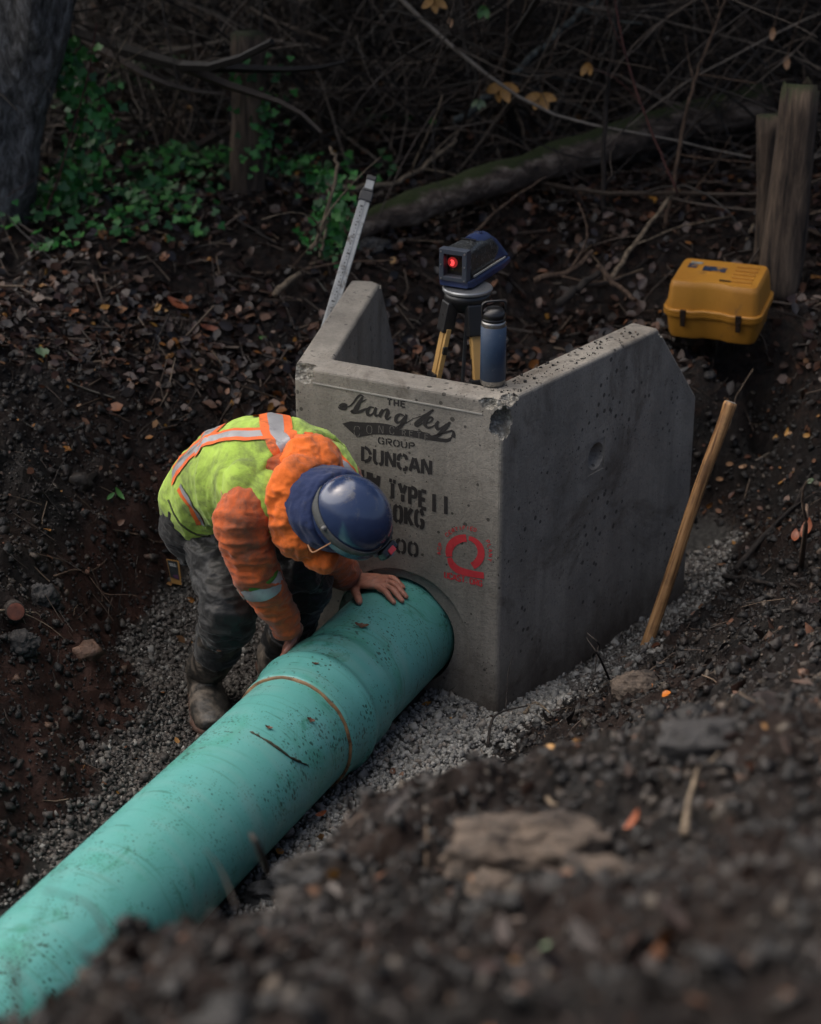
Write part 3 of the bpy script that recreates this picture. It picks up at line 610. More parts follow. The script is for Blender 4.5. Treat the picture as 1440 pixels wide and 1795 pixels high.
loft([(-.175,rr(.118,.020,.012,.006)),(-.13,rr(.120,.026,.004,.006)),(.10,rr(.116,.026,.002,.006)),(.125,rr(.098,.022,.006,.006))],'base',m_navy_pl,las)
loft([(-.13,rr(.100,.060,.028,.02,.012)),(-.09,rr(.104,.095,.028,.03,.014)),(.02,rr(.106,.104,.028,.03,.012)),(.085,rr(.102,.098,.028,.022,.004)),(.100,rr(.100,.096,.028,.016,.003))],'housing',m_wet,las)
loft([(-.172,rr(.110,.012,.034,.006,.004)),(-.14,rr(.104,.062,.038,.02,.02)),(-.09,rr(.100,.092,.040,.03,.018)),(-.03,rr(.094,.098,.042,.032,.014)),(.012,rr(.086,.097,.042,.03,.014))],'top_cover',m_navy_pl,las)
V,Fc=lathe([(0,.0),(.012,0),(.014,-.002)],L0+lf*(-.05)+lu*.1395,lu,20); mesh('power_button',V,Fc,simple('dark_navy',(.012,.02,.06),rough=.3),las)
mb=MB(); R=np.stack([ls,lf,lu],1)
for s_ in (-1,1): mb.add(*box(L0+lf*-.02+ls*s_*.0575+lu*.040,(.004,.235,.005),R))
mb.build('trim_strip',simple('pale_strip',(.35,.36,.34),rough=.4),las)
fo=L0+lf*.121; mb=MB()
for c,s_ in (((-.040,.076),(.016,.102)),((.040,.076),(.016,.102)),((0,.119),(.066,.016)),((0,.032),(.066,.014))): mb.add(*box(fo+ls*c[0]+lu*c[1]+lf*-.004,(s_[0],.032,s_[1]),R,.002))
fr_=mb.build('window_frame',simple('slate_plastic',(.045,.055,.075),rough=.4),las)
V,Fc=box(fo+lu*.075-lf*.018,(.07,.002,.08),R); mesh('window_recess',V,Fc,simple('dark_optics',(.006,.005,.005),rough=.2),las)
V,Fc=box(fo+lu*.075+lf*.003,(.066,.0015,.074),R); n=NT('window_glass'); g=n.N('ShaderNodeBsdfTransparent'); gl=n.N('ShaderNodeBsdfGlossy'); gl.inputs['Roughness'].default_value=.05; mx=n.N('ShaderNodeMixShader'); mx.inputs[0].default_value=.06; n.L(g.outputs[0],mx.inputs[1]); n.L(gl.outputs[0],mx.inputs[2]); n.L(mx.outputs[0],n.out.inputs[0]); mesh('window_glass',V,Fc,n.m,las)
n=NT('laser_red'); e=n.N('ShaderNodeEmission'); e.inputs[0].default_value=(1,.06,.06,1); e.inputs[1].default_value=1.1; n.L(e.outputs[0],n.out.inputs[0])
mb=MB(); c0=fo+ls*.014+lu*.078-lf*.012; P=[c0+ls*.0065*math.cos(a)+lu*.0085*math.sin(a) for a in np.linspace(.9,5.6,14)]; mb.add(*tube(P,.0017,6)); mb.add(*box(c0,(.004,.002,.009),R)); mb.build('laser_emitter',n.m,las)
n=NT('dim_red'); n.base((.10,.012,.012)); n.b.inputs['Emission Color'].default_value=(1,.05,.05,1); n.b.inputs['Emission Strength'].default_value=.10
V,Fc=lathe([(0,0),(.017,0),(.018,-.003)],c0-lf*.004,lf,20); mesh('lens',V,Fc,n.m,las)
for a,b in ((-.040,.032),(.040,.032),(-.041,.118),(.041,.118),(.041,.076),(-.041,.076)):
    V,Fc=lathe([(0,.0145),(.0028,.0145),(.003,.011)],fo+ls*a+lu*b,lf,10); mesh('frame_screw',V,Fc,m_grey_al,fr_)
V,Fc=box(L0+lf*.02+lu*.1335+ls*.0,(.05,.012,.0015),R); q=mesh('name_plate',V,Fc,m_blk_pl,las)
# ------------------------------------------------------------------ insulated bottle
bp=W(864,673,HW+.001); bo=empty('insulated_bottle',bp,'navy insulated steel bottle with black carry-loop lid, standing on the headwall corner','bottle')
m_ss=simple('stainless_steel',(.36,.35,.33),rough=.3,metal=.9,bump=.0003); m_nb=simple('navy_powder_coat',(.026,.050,.095),(.022,.043,.082),60,.5,.0004,400,(.07,.09,.12),70,.60,.66)
def bl(pr,nm,m): V,Fc=lathe(pr,bp,n=48); return mesh(nm,V,Fc,m,bo,True)
bl([(0,0),(.033,0),(.0365,.004),(.0372,.010),(.0372,.018)],'steel_base',m_ss)
bl([(.0372,.018),(.038,.0185),(.038,.183),(.0372,.1835)],'body',m_nb); bl([(.0372,.1835),(.037,.192),(.036,.197),(.034,.199)],'neck',m_ss)
lid=bl([(.034,.199),(.0355,.200),(.0355,.207),(.0335,.2085),(.0355,.210),(.0350,.222),(.029,.232),(.020,.238),(0,.239)],'lid',m_blk_pl)
th=np.linspace(0,math.pi,15); hd=np.array([math.cos(.25),math.sin(.25),0]); hp=[bp+hd*.034+[0,0,.208],bp+hd*.036+[0,0,.232]]+[bp+hd*.036*np.sign(math.cos(t))*abs(math.cos(t))**.45+np.array([0,0,.236+.022*abs(math.sin(t))**.5]) for t in th]+[bp-hd*.036+[0,0,.232],bp-hd*.034+[0,0,.208]]
V,Fc=tube(hp,.0058,8,ref=[-hd[1],hd[0],0],asp=.6); mesh('carry_loop',V,Fc,m_blk_pl,lid,True)
# ------------------------------------------------------------------ yellow instrument case
CA=math.radians(-20); cr=np.array([math.cos(CA),math.sin(CA),0]); cb=np.array([-math.sin(CA),math.cos(CA),0]); cu=nrm(np.array([-.03,-.09,1.])); cr=nrm(cr-cu*(cr@cu)); cb=np.cross(cu,cr); RC_=np.stack([cr,cb,cu],1)
c00=W(1160,590,.66); C0=c00+cr*.185+cb*.14
case=empty('instrument_case',C0,'yellow plastic instrument case with black latches and worn stickers on the leaf litter','case')
m_yel=simple('yellow_plastic',(.44,.20,.022),(.36,.155,.018),6,.5,.0008,90,(.12,.07,.03),8,.58,.72)
def rrect(w,d,r,n=5): return [(sx*(w/2-r)+r*math.cos(math.radians(a)),sy*(d/2-r)+r*math.sin(math.radians(a))) for sx,sy,a0 in ((1,1,0),(-1,1,90),(-1,-1,180),(1,-1,270)) for a in np.linspace(a0,a0+90,n)]
def shell(secs,name,dent=True,mat=None):
    V=[];k=None
    for z,w_,d_,r in secs:
        P=rrect(w_,d_,r,6); Q=[]
        for i in range(len(P)):
            a=np.array(P[i]);b=np.array(P[(i+1)%len(P)]); st=8 if np.linalg.norm(b-a)>.05 else 1
            for t in range(st): Q.append(a+(b-a)*t/st)
        k=len(Q)
        for q in Q:
            x,y=q
            if dent and y<-d_/2+.02 and abs(x+.005)<.062: y-=-.014*sst(.062,.045,abs(x+.005))
            V.append(C0+cr*x+cb*y+cu*z)
    m=len(secs); Fc=[[i*k+j,i*k+(j+1)%k,(i+1)*k+(j+1)%k,(i+1)*k+j] for i in range(m-1) for j in range(k)]+[list(range(k))[::-1],[(m-1)*k+j for j in range(k)]]
    o=mesh(name,V,Fc,mat or m_yel,case,True); e=o.modifiers.new('e','EDGE_SPLIT'); e.split_angle=math.radians(38); return o
shell([(-.005,.30,.22,.03),(.0,.325,.245,.034),(.012,.335,.255,.036),(.088,.352,.272,.04)],'case_base')
shell([(.089,.372,.292,.045),(.093,.376,.296,.046),(.103,.376,.296,.046),(.1035,.368,.288,.044),(.106,.368,.288,.044),(.1065,.376,.296,.046),(.116,.376,.296,.046),(.119,.370,.290,.044)],'case_rim')
lidc=shell([(.118,.352,.272,.032),(.200,.336,.254,.028),(.214,.328,.246,.026),(.223,.314,.232,.022)],'case_lid')
mb=MB()
for k in range(5): mb.add(*box(C0+cr*(.09)+cb*(-.07+.036*k)+cu*.2245,(.085,.013,.012),RC_,.004))
mb.build('lid_ribs',m_yel,lidc,False)
m_stk=simple('navy_sticker',(.018,.04,.085),(.01,.02,.045),40,.5,0,60,(.35,.17,.02),34,.52,.56)
for (x,y,w_,d_,m_) in ((-.115,.045,.035,.04,m_stk),(-.028,.03,.088,.045,m_stk),(-.105,.075,.045,.018,simple('pale_sticker',(.25,.32,.33),rough=.5,dirt=(.3,.16,.03),dsc=30))):
    V,Fc=box(C0+cr*x+cb*y+cu*.2248,(w_,d_,.0012),RC_); mesh('sticker',V,Fc,m_,lidc)
V,Fc=box(C0+cr*.035-cb*.075+cu*.2262,(.045,.007,.004),RC_); mesh('lid_slot',V,Fc,m_blk_pl,lidc)
for x in (-.105,.105):
    mb=MB(); mb.add(*box(C0+cr*x-cb*.149+cu*.108,(.022,.012,.028),RC_,.002)); mb.add(*box(C0+cr*x-cb*.148+cu*.078,(.018,.013,.042),RC_,.002)); mb.add(*box(C0+cr*x-cb*.149+cu*.090,(.008,.014,.012),RC_,.002)); mb.build('latch',simple('rusty_black_latch',(.02,.017,.014),(.05,.03,.02),50,.45,metal=.4),case)
# ------------------------------------------------------------------ hickory handle leaning beside the wing
h0=W(1135,1128,.085)-np.array([0,0,0]); h1=np.array([1.035,5.96,.872])*1.; dd=nrm(h1-h0); h1=CAM+ray(1281,706)*6.36; dd=nrm(h1-h0); h0=h0-dd*.1
hP=smoothpath([h0,h0+(h1-h0)*.3,h0+(h1-h0)*.65+np.array([-.006,0,0]),h0+(h1-h0)*.92,h1],8); nP=len(hP)
hR=np.interp(np.linspace(0,1,nP),[0,.4,.8,.95,1],[.0225,.0215,.0225,.0245,.0235])
V,Fc=tube(np.vstack([hP,h1+dd*.003]),np.r_[hR,.018],20,asp=.82)
n=NT('oiled_hickory'); 
ax_,bx_=frame(dd); rotm=Matrix((ax_,bx_,dd)).to_euler()
m1=n.N('ShaderNodeMapping'); m1.inputs['Rotation'].default_value=rotm; n.L(n.tc.outputs['Object'],m1.inputs[0]); m2=n.N('ShaderNodeMapping'); m2.inputs['Scale'].default_value=(1,1,.05); n.L(m1.outputs[0],m2.inputs[0])
t=n.N('ShaderNodeTexNoise'); t.inputs['Scale'].default_value=110; t.inputs['Detail'].default_value=6; n.L(m2.outputs[0],t.inputs['Vector'])
c=n.ramp(t.outputs['Fac'],[(.36,(.11,.05,.018)),(.5,(.36,.185,.07)),(.66,(.50,.28,.12))]); c=n.mix(n.ramp(n.noise(12,7,.7),[(.50,0),(.68,.7)]),c,(.12,.065,.03)); n.base(c); n.rough(.6); n.bump(t.outputs['Fac'],.002)
hand=mesh('tool_shaft',V,Fc,n.m,None,True); tag(hand,'long worn hickory tool handle leaning beside the right wing of the headwall','tool handle')
V,Fc=lathe([(0,.0036),(.017,.0034),(.0185,.0025)],h1,dd,20); mesh('end_grain',V,Fc,simple('grey_end_grain',(.22,.19,.16),(.12,.10,.08),90,.8,.001,200),hand)
# ------------------------------------------------------------------ grade rod behind the left wing
r1=CAM+ray(640,352)*6.95; r0=CAM+ray(578,560)*6.80; rdv=nrm(r1-r0); r0=r0-rdv*.12; sv=nrm(np.cross(rdv,FW)); nv=np.cross(sv,rdv); RR=np.stack([sv,nv,rdv],1)
rod=empty('grade_rod',r0,'grey telescoping grade rod with black cap, standing tilted behind the left wing','measuring rod')
Lr=np.linalg.norm(r1-r0); m_rod=simple('weathered_aluminium',(.30,.31,.31),(.21,.22,.22),30,.5,.0008,200,(.10,.085,.07),14,.55,.66,metal=.25,sc=(1,1,.2))
mb=MB(); mb.add(*box(r0+rdv*Lr*.5,(.040,.022,Lr),RR,.003)); mb.add(*box(r0+rdv*Lr*.5-nv*.0125+sv*.006,(.018,.003,Lr-.01),RR)); sec=mb.build('outer_section',m_rod,rod)
mb=MB(); mb.add(*box(r1+rdv*.012,(.048,.032,.040),RR,.005)); mb.add(*box(r1+rdv*.038,(.040,.028,.012),RR,.004)); mb.build('clamp_collar',m_blk_pl,rod)
mb=MB(); mb.add(*box(r1+rdv*.06,(.030,.018,.05),RR,.002)); mb.build('inner_section',m_rod,rod); V,Fc=box(r1+rdv*.088,(.034,.024,.018),RR,.003); mesh('end_cap',V,Fc,m_blk_pl,rod)
mb=MB()
for k in range(34):
    z=Lr-.03-k*.0125; 
    if z<.05: break
    mb.add(*box(r0+rdv*z-nv*.0143+sv*(.002 if k%2 else .005),((.004 if k%5 else .011),.0006,.0026 if k%3 else .006),RR))
mb.build('graduations',m_blk_pl,sec)
# ------------------------------------------------------------------ small printed card on the gravel
k2=WG(319,1025); k3=WG(301,1022); k3[1]=k2[1]=max(k2[1],k3[1])-.02; k0=WY(292,980,k2[1]); k1=WY(314,984,k2[1]); k2=WY(319,1026,k2[1]-.01); k3=WY(301,1022,k3[1]-.01)
mb=MB(); nn=nrm(np.cross(k1-k0,k3-k0)); nn=nn if nn[1]<0 else -nn
mb.add([k0,k1,k2,k3,*(np.array([k0,k1,k2,k3])-nn*.002)],[[3,2,1,0],[4,5,6,7],[0,1,5,4],[1,2,6,5],[2,3,7,6],[3,0,4,7]])
card=mb.build('packaging_card',simple('orange_card',(.42,.22,.06),rough=.6)); tag(card,'small black and orange packaging card standing in the gravel behind the near boot','card')
def cp(u,v,o=.0012): return (k0*(1-u)+k1*u)*(1-v)+(k3*(1-u)+k2*u)*v+nn*o
mesh('printed_panel',[cp(.05,.03),cp(.86,.03),cp(.86,.80),cp(.05,.74)],[[3,2,1,0]],simple('black_print',(.018,.02,.022),(.035,.04,.04),60,.5),card)
mb=MB()
for v,u0,u1 in ((.13,.15,.5),(.13,.55,.66),(.20,.2,.72)): mb.add([cp(u0,v,.002),cp(u1,v,.002),cp(u1,v+.055,.002),cp(u0,v+.055,.002)],[[3,2,1,0]])
mb.build('print_marks',simple('white_print',(.4,.4,.38),rough=.6),card)
mesh('purple_patch',[cp(.3,.62,.002),cp(.75,.58,.002),cp(.82,.76,.002),cp(.4,.74,.002)],[[3,2,1,0]],simple('purple_print',(.10,.04,.09),rough=.6),card)
# ------------------------------------------------------------------ forest floor and thicket
def blades(name,P,N,L,Wd,mat,shape='leaf',spread=.5,lift=.0,**t):
    """many leaf blades as one object; each a folded 6-vertex leaf or a 5-lobed ivy leaf"""
    k=len(P); a=rng.normal(size=(k,3)); N=N+rng.normal(size=(k,3))*spread; N/=np.linalg.norm(N,axis=1,keepdims=True)
    T=a-N*(a*N).sum(1,keepdims=True); T/=np.linalg.norm(T,axis=1,keepdims=True); B=np.cross(N,T)
    L=np.reshape(L,(-1,1)); Wd=np.reshape(Wd,(-1,1)); P=P+np.array([0,0,1])*lift
    if shape=='leaf':
        prof=[(-.5,0,0,.0),(-.18,.42,.1,0),(.18,.46,.1,0),(.5,0,.12,0),(.18,-.46,.16,0),(-.18,-.42,.14,0)]
        V=np.stack([P+T*L*u+B*Wd*v+N*L*(w_+ (rng.random((k,1))-.3)*.22) for u,v,w_,_ in prof],1)
        V2=V; F_=np.array([[0,1,2,3],[0,3,4,5]])
    elif shape=='ivy':
        pr=[(-.25,0),(-.42,.22),(-.12,.50),(.10,.24),(.5,0),(.10,-.24),(-.12,-.50),(-.42,-.22)]
        V2=np.stack([P+T*L*u+B*Wd*v+N*L*(abs(v)*.18+.05*rng.random((k,1))) for u,v in pr],1); F_=np.array([[0,1,2,3],[0,3,4,4],[0,4,5,5],[0,5,6,7]])
        F_=np.array([[0,1,2],[0,2,3],[0,3,4],[0,4,5],[0,5,6],[0,6,7]])
    m=V2.shape[1]
    o=mesh(name,V2.reshape(-1,3),(F_[None]+np.arange(k)[:,None,None]*m).reshape(-1,F_.shape[1]),mat); tag(o,**t); return o
lm=island('leaf_litter',[(0,(.006,.004,.004)),(.4,(.018,.009,.007)),(.65,(.045,.020,.013)),(.84,(.085,.04,.025)),(.93,(.18,.11,.075)),(.975,(.24,.08,.025)),(1,(.34,.18,.03))],.42,.002,60,.5)
def wl(x,y): _,_,l=regions(x,y,gzl(x,y)); return np.clip(l*1.1,0,1)*np.clip(.75+1.6*fbm(np.stack([x*1.7,y*1.7,0*x],-1),3,91),.35,1)*(~inside_wall(x,y,.05))
x,y=sample(42000,-3.2,3.4,6.3,12.6,wl); x_=1;L=.018+.042*rng.random(len(x))
blades('leaf_litter',np.stack([x,y,gzl(x,y)+.006],-1),gnorm(x,y),L,L*(.45+.4*rng.random(len(x))),lm,spread=.55,lift=.006,label='wet brown leaf litter covering the forest floor behind the headwall',cat='leaf litter',kind='stuff')
def wl2(x,y): g,r_,l=regions(x,y,gzl(x,y)); return .05+.5*sst(5.6,7,y)*(1-g)
x,y=sample(2400,-2.6,2.4,1.5,7.2,lambda x,y:wl2(x,y)*(~inside_wall(x,y,.03))*off_pipe(x,y)); L=.012+.03*rng.random(len(x))**1.5
blades('scattered_leaves',np.stack([x,y,gzl(x,y)+.008],-1),gnorm(x,y),L,L*.6,island('bright_dead_leaf',[(0,(.06,.02,.010)),(.45,(.12,.05,.022)),(.7,(.20,.11,.06)),(.88,(.36,.17,.03)),(1,(.26,.08,.02))],.5,0,60,.4),spread=.5,label='small fallen leaves scattered over the dug earth around the trench',cat='leaves',kind='stuff')
# wood chips and broken bits
def sticks(name,k,x0,x1,y0,y1,wf,mat,l0=.03,l1=.12,r0=.0015,r1=.004,**t):
    x,y=sample(k,x0,x1,y0,y1,wf); mb_v=[];k=len(x); N=gnorm(x,y); a=rng.normal(size=(k,3)); T=a-N*(a*N).sum(1,keepdims=True)*.85; T/=np.linalg.norm(T,axis=1,keepdims=True); B=np.cross(N,T)
    L=l0+(l1-l0)*rng.random((k,1))**2; R=(r0+(r1-r0)*rng.random((k,1))); P=np.stack([x,y,gzl(x,y)+.008],-1); V=[]
    for u,rr_,bend in ((-.5,1,0),(0,.9,.12),(.5,.5,0)):
        c=P+T*L*u+B*L*bend*(rng.random((k,1))-.5)*2
        for a_ in (0,2.09,4.19): V.append(c+N*R*rr_*math.cos(a_)+B*R*rr_*math.sin(a_))
    V=np.stack(V,1); F_=np.array([[0,1,4,3],[1,2,5,4],[2,0,3,5],[3,4,7,6],[4,5,8,7],[5,3,6,8]])
    o=mesh(name,V.reshape(-1,3),(F_[None]+np.arange(k)[:,None,None]*9).reshape(-1,4),mat); tag(o,**t); return o
bkm=island('dead_twig',[(0,(.018,.012,.009)),(.5,(.05,.034,.024)),(.8,(.10,.07,.05)),(.95,(.20,.14,.09)),(1,(.10,.11,.10))],.6,.002,90,.4)
sticks('fallen_twigs',7000,-3.,3.2,6.3,11.5,wl,bkm,.04,.35,.0015,.006,label='thin dead twigs lying through the leaf litter',cat='twigs',kind='stuff')
sticks('root_fibres',1600,-2.6,2.6,2.6,7.2,lambda x,y:(1-regions(x,y,gzl(x,y))[0])*(~inside_wall(x,y,.02)),bkm,.03,.20,.0008,.0028,label='fine roots and twigs torn out of the trench banks',cat='roots',kind='stuff')
# ivy ground cover
ivm=island('ivy_leaf',[(0,(.006,.05,.010)),(.4,(.014,.11,.020)),(.75,(.03,.18,.03)),(1,(.07,.24,.04))],.5,.0015,60,.25)
def wiv(x,y):
    n=fbm(np.stack([x*1.6,y*1.6,0*x],-1),3,77); f=np.exp(-(((x+1.05)/1.0)**2+((y-7.85)/.85)**2)*1.)*1.15; f=np.maximum(f,.35*np.exp(-(((x+.2)/.7)**2+((y-8.1)/.5)**2))); return np.clip(f*1.2+n*2.0-.45,0,1)**1.4*(x<.35)
x,y=sample(5200,-3.2,2.,6.9,10.8,wiv); hh_=.02+.16*rng.random(len(x))*np.clip(.4+fbm(np.stack([x*2,y*2,0*x],-1),2,70)*1.3,.1,1)
L=.030+.030*rng.random(len(x)); blades('ivy',np.stack([x,y,gzl(x,y)+hh_],-1),gnorm(x,y)*1.2+np.array([0,-.45,0]),L,L*1.05,ivm,'ivy',.45,label='green ivy spreading over the forest floor at the left',cat='ivy',kind='stuff')
# ------------------------------------------------------------------ branches
def wander(p,d,L,k=10,curv=.25,grav=0.):
    P=[np.array(p,float)]; d=nrm(d); b=rng.normal(size=3)*.5
    for i in range(k): b=b*.7+rng.normal(size=3)*.5; d=nrm(d+b*curv*.5+np.array([0,0,-grav])); P.append(P[-1]+d*L/k)
    return np.array(P)
mb=MB()
for i in range(2500):
    x=rng.uniform(-3.2,3.4); y=rng.uniform(8.6,12.2); z=float(gzl(x,y)); f=(y-8.6)/3.6
    if rng.random()<.6: d=np.array([rng.normal()*.9,rng.normal()*.5,1.2]); p=[x,y,z-.02]; grav=.06
    else: d=np.array([rng.choice([-1,1])*1.,rng.normal()*.5,rng.normal()*.45]); p=[x,y,z+rng.random()*1.3]; grav=.02
    L=rng.uniform(.6,2.2); P=wander(p,d,L,11,.36,grav); r=rng.uniform(.0022,.008)*(3.6 if rng.random()<.03 else 1)*(1.8 if rng.random()<.08 else 1)
    P[:,2]=np.maximum(P[:,2],z+.01); mb.add(*tube(P,np.linspace(r,r*.3,12),5))
    for j in range(rng.integers(1,4)):
        q=P[rng.integers(3,10)]; d2=nrm(P[5]-P[3]+rng.normal(size=3)*.12); mb.add(*tube(wander(q,d2,L*.35,6,.4,.02),np.linspace(r*.5,r*.15,7),4))
tg=mb.build('bare_thicket',island('thicket_bark',[(0,(.006,.005,.004)),(.45,(.024,.017,.013)),(.75,(.085,.06,.043)),(.93,(.16,.12,.09)),(1,(.26,.23,.19))],.6,.003,60,.4)); tag(tg,'tangle of thin bare branches and brambles filling the dark wood behind','thicket',kind='stuff')
def bark(name,c1,c2,sc=(1,1,.25),moss=None,scale=26,b=.012,mlo=.62,mhi=.85):
    n=NT(name); f=n.noise(scale,8,.7,sc=sc,dist=.4); c=n.ramp(f,[(.34,tuple(x*.12 for x in c1)),(.5,c1),(.66,c2)])
    if moss:
        g=n.N('ShaderNodeNewGeometry'); s=n.N('ShaderNodeSeparateXYZ'); n.L(g.outputs['Normal'],s.inputs[0]); k=n.math('ADD',n.math('MULTIPLY',s.outputs[2],.6),n.noise(9,6,.7)); c=n.mix(n.ramp(k,[(mlo,0),(mhi,1)]),c,moss)
    n.base(c); n.rough(.85); n.bump(f,b); n.bump(n.noise(120,5),.003); return n.m
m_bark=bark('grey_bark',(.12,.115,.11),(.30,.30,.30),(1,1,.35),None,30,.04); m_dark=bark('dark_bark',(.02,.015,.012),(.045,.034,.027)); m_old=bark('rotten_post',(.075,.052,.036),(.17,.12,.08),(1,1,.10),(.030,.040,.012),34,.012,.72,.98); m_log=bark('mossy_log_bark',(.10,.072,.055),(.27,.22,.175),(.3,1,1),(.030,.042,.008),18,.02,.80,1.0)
m_tw=bark('brown_stem',(.075,.045,.028),(.15,.10,.065),(1,1,.3),None,60,.002); m_red=bark('red_stem',(.07,.022,.018),(.12,.05,.035),(1,1,.3),None,60,.002); m_pale=bark('pale_stick',(.16,.12,.08),(.24,.19,.13),(1,1,.3),None,50,.002); m_lich=bark('lichen_branch',(.075,.085,.08),(.15,.17,.16),(1,1,1),None,40,.003)
m_crown=island('shade_foliage',[(0,(.02,.03,.008)),(.5,(.04,.055,.015)),(1,(.10,.08,.02))],.5,0,20,.3)
def tree(name,label,path,R,mat,cc,cr_,k,jit=.1,cat='tree',parts=None):
    P=smoothpath(path,6); base=P[0]; t=empty(name,base,label,cat,'trees at the edge of the wood')
    V,Fc=tube(P,np.interp(np.linspace(0,1,len(P)),np.linspace(0,1,len(R)),R),28,jit=.0); V=V+ (fbm(V*np.array([9,9,2.2]),4,5)*R[0]*.28)[:,None]*nrm_rows(V-np.repeat(P,28,0)) ; mesh('trunk',V,Fc,mat,t,True)
    mb=MB(); top=P[-1]
    for j in range(9):
        a=rng.uniform(0,6.28); e=np.array([math.cos(a),math.sin(a),rng.uniform(.1,.8)]); mb.add(*tube(wander(top-np.array([0,0,rng.random()*.8]),e,cr_[0]*.8,6,.2),np.linspace(.04,.01,7),5))
    mb.build('limbs',mat,t)
    q=rng.normal(size=(k,3)); q/=np.linalg.norm(q,axis=1,keepdims=True); q=q*rng.random((k,1))**.45; ce=np.array(cc)+q*np.array(cr_)*(1+.4*fbm(q*2.,2,8)[:,None])
    q2=rng.normal(size=(k,3))*.06; L=.10+.08*rng.random(k)
    o=blades('shade_crown',ce+q2,np.tile([0,0,1.],(k,1)),L,L*.7,m_crown,spread=.8); w=wpos(t); o.parent=t; o.data.transform(Matrix.Translation(-w)); return t  # unseen foliage above the frame, added low and dense to shade the wood
def nrm_rows(a): return a/(np.linalg.norm(a,axis=1,keepdims=True)+1e-9)
c1=WY(8,430,8.0); 
tree('tree','thick rough grey-barked tree trunk leaning at the top left corner',[WY(-60,560,8.0),WY(-32,400,8.0),WY(10,230,7.95),WY(38,80,7.9),WY(52,-60,7.85),WY(60,-500,7.8),WY(60,-900,8.)],[.24,.155,.145,.17,.175,.16,.12],m_bark,(-2.9,8.2,4.5),(2.8,2.4,1.),9000)
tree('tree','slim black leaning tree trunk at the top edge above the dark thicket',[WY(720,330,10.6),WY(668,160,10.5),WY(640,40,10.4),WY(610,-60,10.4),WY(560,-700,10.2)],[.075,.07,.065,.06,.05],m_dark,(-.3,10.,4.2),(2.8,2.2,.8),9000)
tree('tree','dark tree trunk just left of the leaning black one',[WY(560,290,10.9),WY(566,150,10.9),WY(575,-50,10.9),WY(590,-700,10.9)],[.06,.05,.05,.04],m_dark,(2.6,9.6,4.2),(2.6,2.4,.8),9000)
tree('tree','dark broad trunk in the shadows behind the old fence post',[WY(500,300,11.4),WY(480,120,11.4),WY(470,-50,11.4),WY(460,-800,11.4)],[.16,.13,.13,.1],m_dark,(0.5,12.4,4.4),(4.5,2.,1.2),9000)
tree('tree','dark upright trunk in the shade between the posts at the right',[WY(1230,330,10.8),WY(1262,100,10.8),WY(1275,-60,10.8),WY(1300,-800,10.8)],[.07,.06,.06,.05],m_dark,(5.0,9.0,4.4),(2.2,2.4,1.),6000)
# old posts
def post(px0,py0,px1,py1,Y,w,label,jag=.05,name='wooden_post'):
    a=WY(px0,py0,Y); b=WY(px1,py1,Y); a=a-nrm(b-a)*.1; P=np.array([a+(b-a)*t for t in np.linspace(0,1,14)]); V,Fc=tube(P,w,22,asp=.75)
    k=22; V=V+(fbm(V*np.array([16,16,2.]),4,3)*w*.5)[:,None]*nrm_rows(V-np.repeat(P,k,0)); V[-k:]+=np.outer(np.abs(fbm(V[-k:]*26,2,4))*jag,nrm(b-a)); V[-2*k:-k]-=nrm(b-a)*jag*.2
    o=mesh(name,V,Fc,m_old,None,True); tag(o,label,'post','old wooden posts in the wood'); return o
post(437,345,436,62,8.45,.074,'old weathered wooden post standing among the ivy on the left'); post(1366,488,1402,160,7.5,.074,'tall rotten broken-topped post at the right edge',.09); post(1338,480,1346,205,7.75,.042,'dark thinner post just behind the broken one',.06); 
# fallen mossy log
P=smoothpath([WY(610,405,8.0),WY(700,372,8.1),WY(850,318,8.35),WY(1000,272,8.6),WY(1180,218,8.9),WY(1340,182,9.1)],6); P[:,2]=P[:,2]
V,Fc=tube(P,np.linspace(.050,.098,len(P))*(1+.05*rng.normal(size=len(P))),20,asp=.8); V=V+(fbm(V*9,4,6)*.022)[:,None]*nrm_rows(V-np.repeat(P,20,0)); tag(mesh('fallen_log',V,Fc,m_log,None,True),'long fallen mossy log sloping up to the right behind the laser','log')
P=smoothpath([WY(1010,285,8.75),WY(1150,262,8.9),WY(1340,222,9.15)],6); V,Fc=tube(P,[.035]*len(P),14); V=V+(fbm(V*9,4,6)*.03)[:,None]*nrm_rows(V-np.repeat(P,14,0)); tag(mesh('fallen_log',V,Fc,m_dark,None,True),'dark rotten log lying under the long mossy one','log')
def br(pts,Y0,Y1,r0,r1,mat,label,name='branch',cat='branch',n_=7,tw=3,group='single branches and saplings'):
    k=len(pts); P=[WY(p[0],p[1],Y0+(Y1-Y0)*i/(k-1)) for i,p in enumerate(pts)]; P=smoothpath(P,5); P=P+rng.normal(size=P.shape)*r0*.35
    mb=MB(); mb.add(*tube(P,np.linspace(r0,r1,len(P)),n_))
    for j in range(tw):
        i=rng.integers(2,len(P)-2); d=nrm(P[i+1]-P[i]); mb.add(*tube(wander(P[i],d+rng.normal(size=3)*.6,.25+.3*rng.random(),6,.3),np.linspace(r0*.4,r1*.3,7),5))
    o=mb.build(name,mat,None,True); tag(o,label,cat,group); return o
br([(800,215),(880,150),(950,85),(1040,0),(1100,-60)],8.8,9.2,.017,.016,m_lich,'grey lichened branch slanting up to the top edge, right of centre',tw=4)
br([(1052,470),(1058,330),(1060,200),(1075,80),(1092,-40)],8.3,8.4,.012,.009,m_dark,'dark upright sapling stem rising behind the laser and case',tw=6,name='sapling',cat='sapling')
br([(1150,470),(1180,330),(1205,190),(1230,110),(1285,-40)],8.1,8.3,.010,.006,m_tw,'brown thin sapling leaning right across the mossy log',tw=6,name='sapling',cat='sapling')
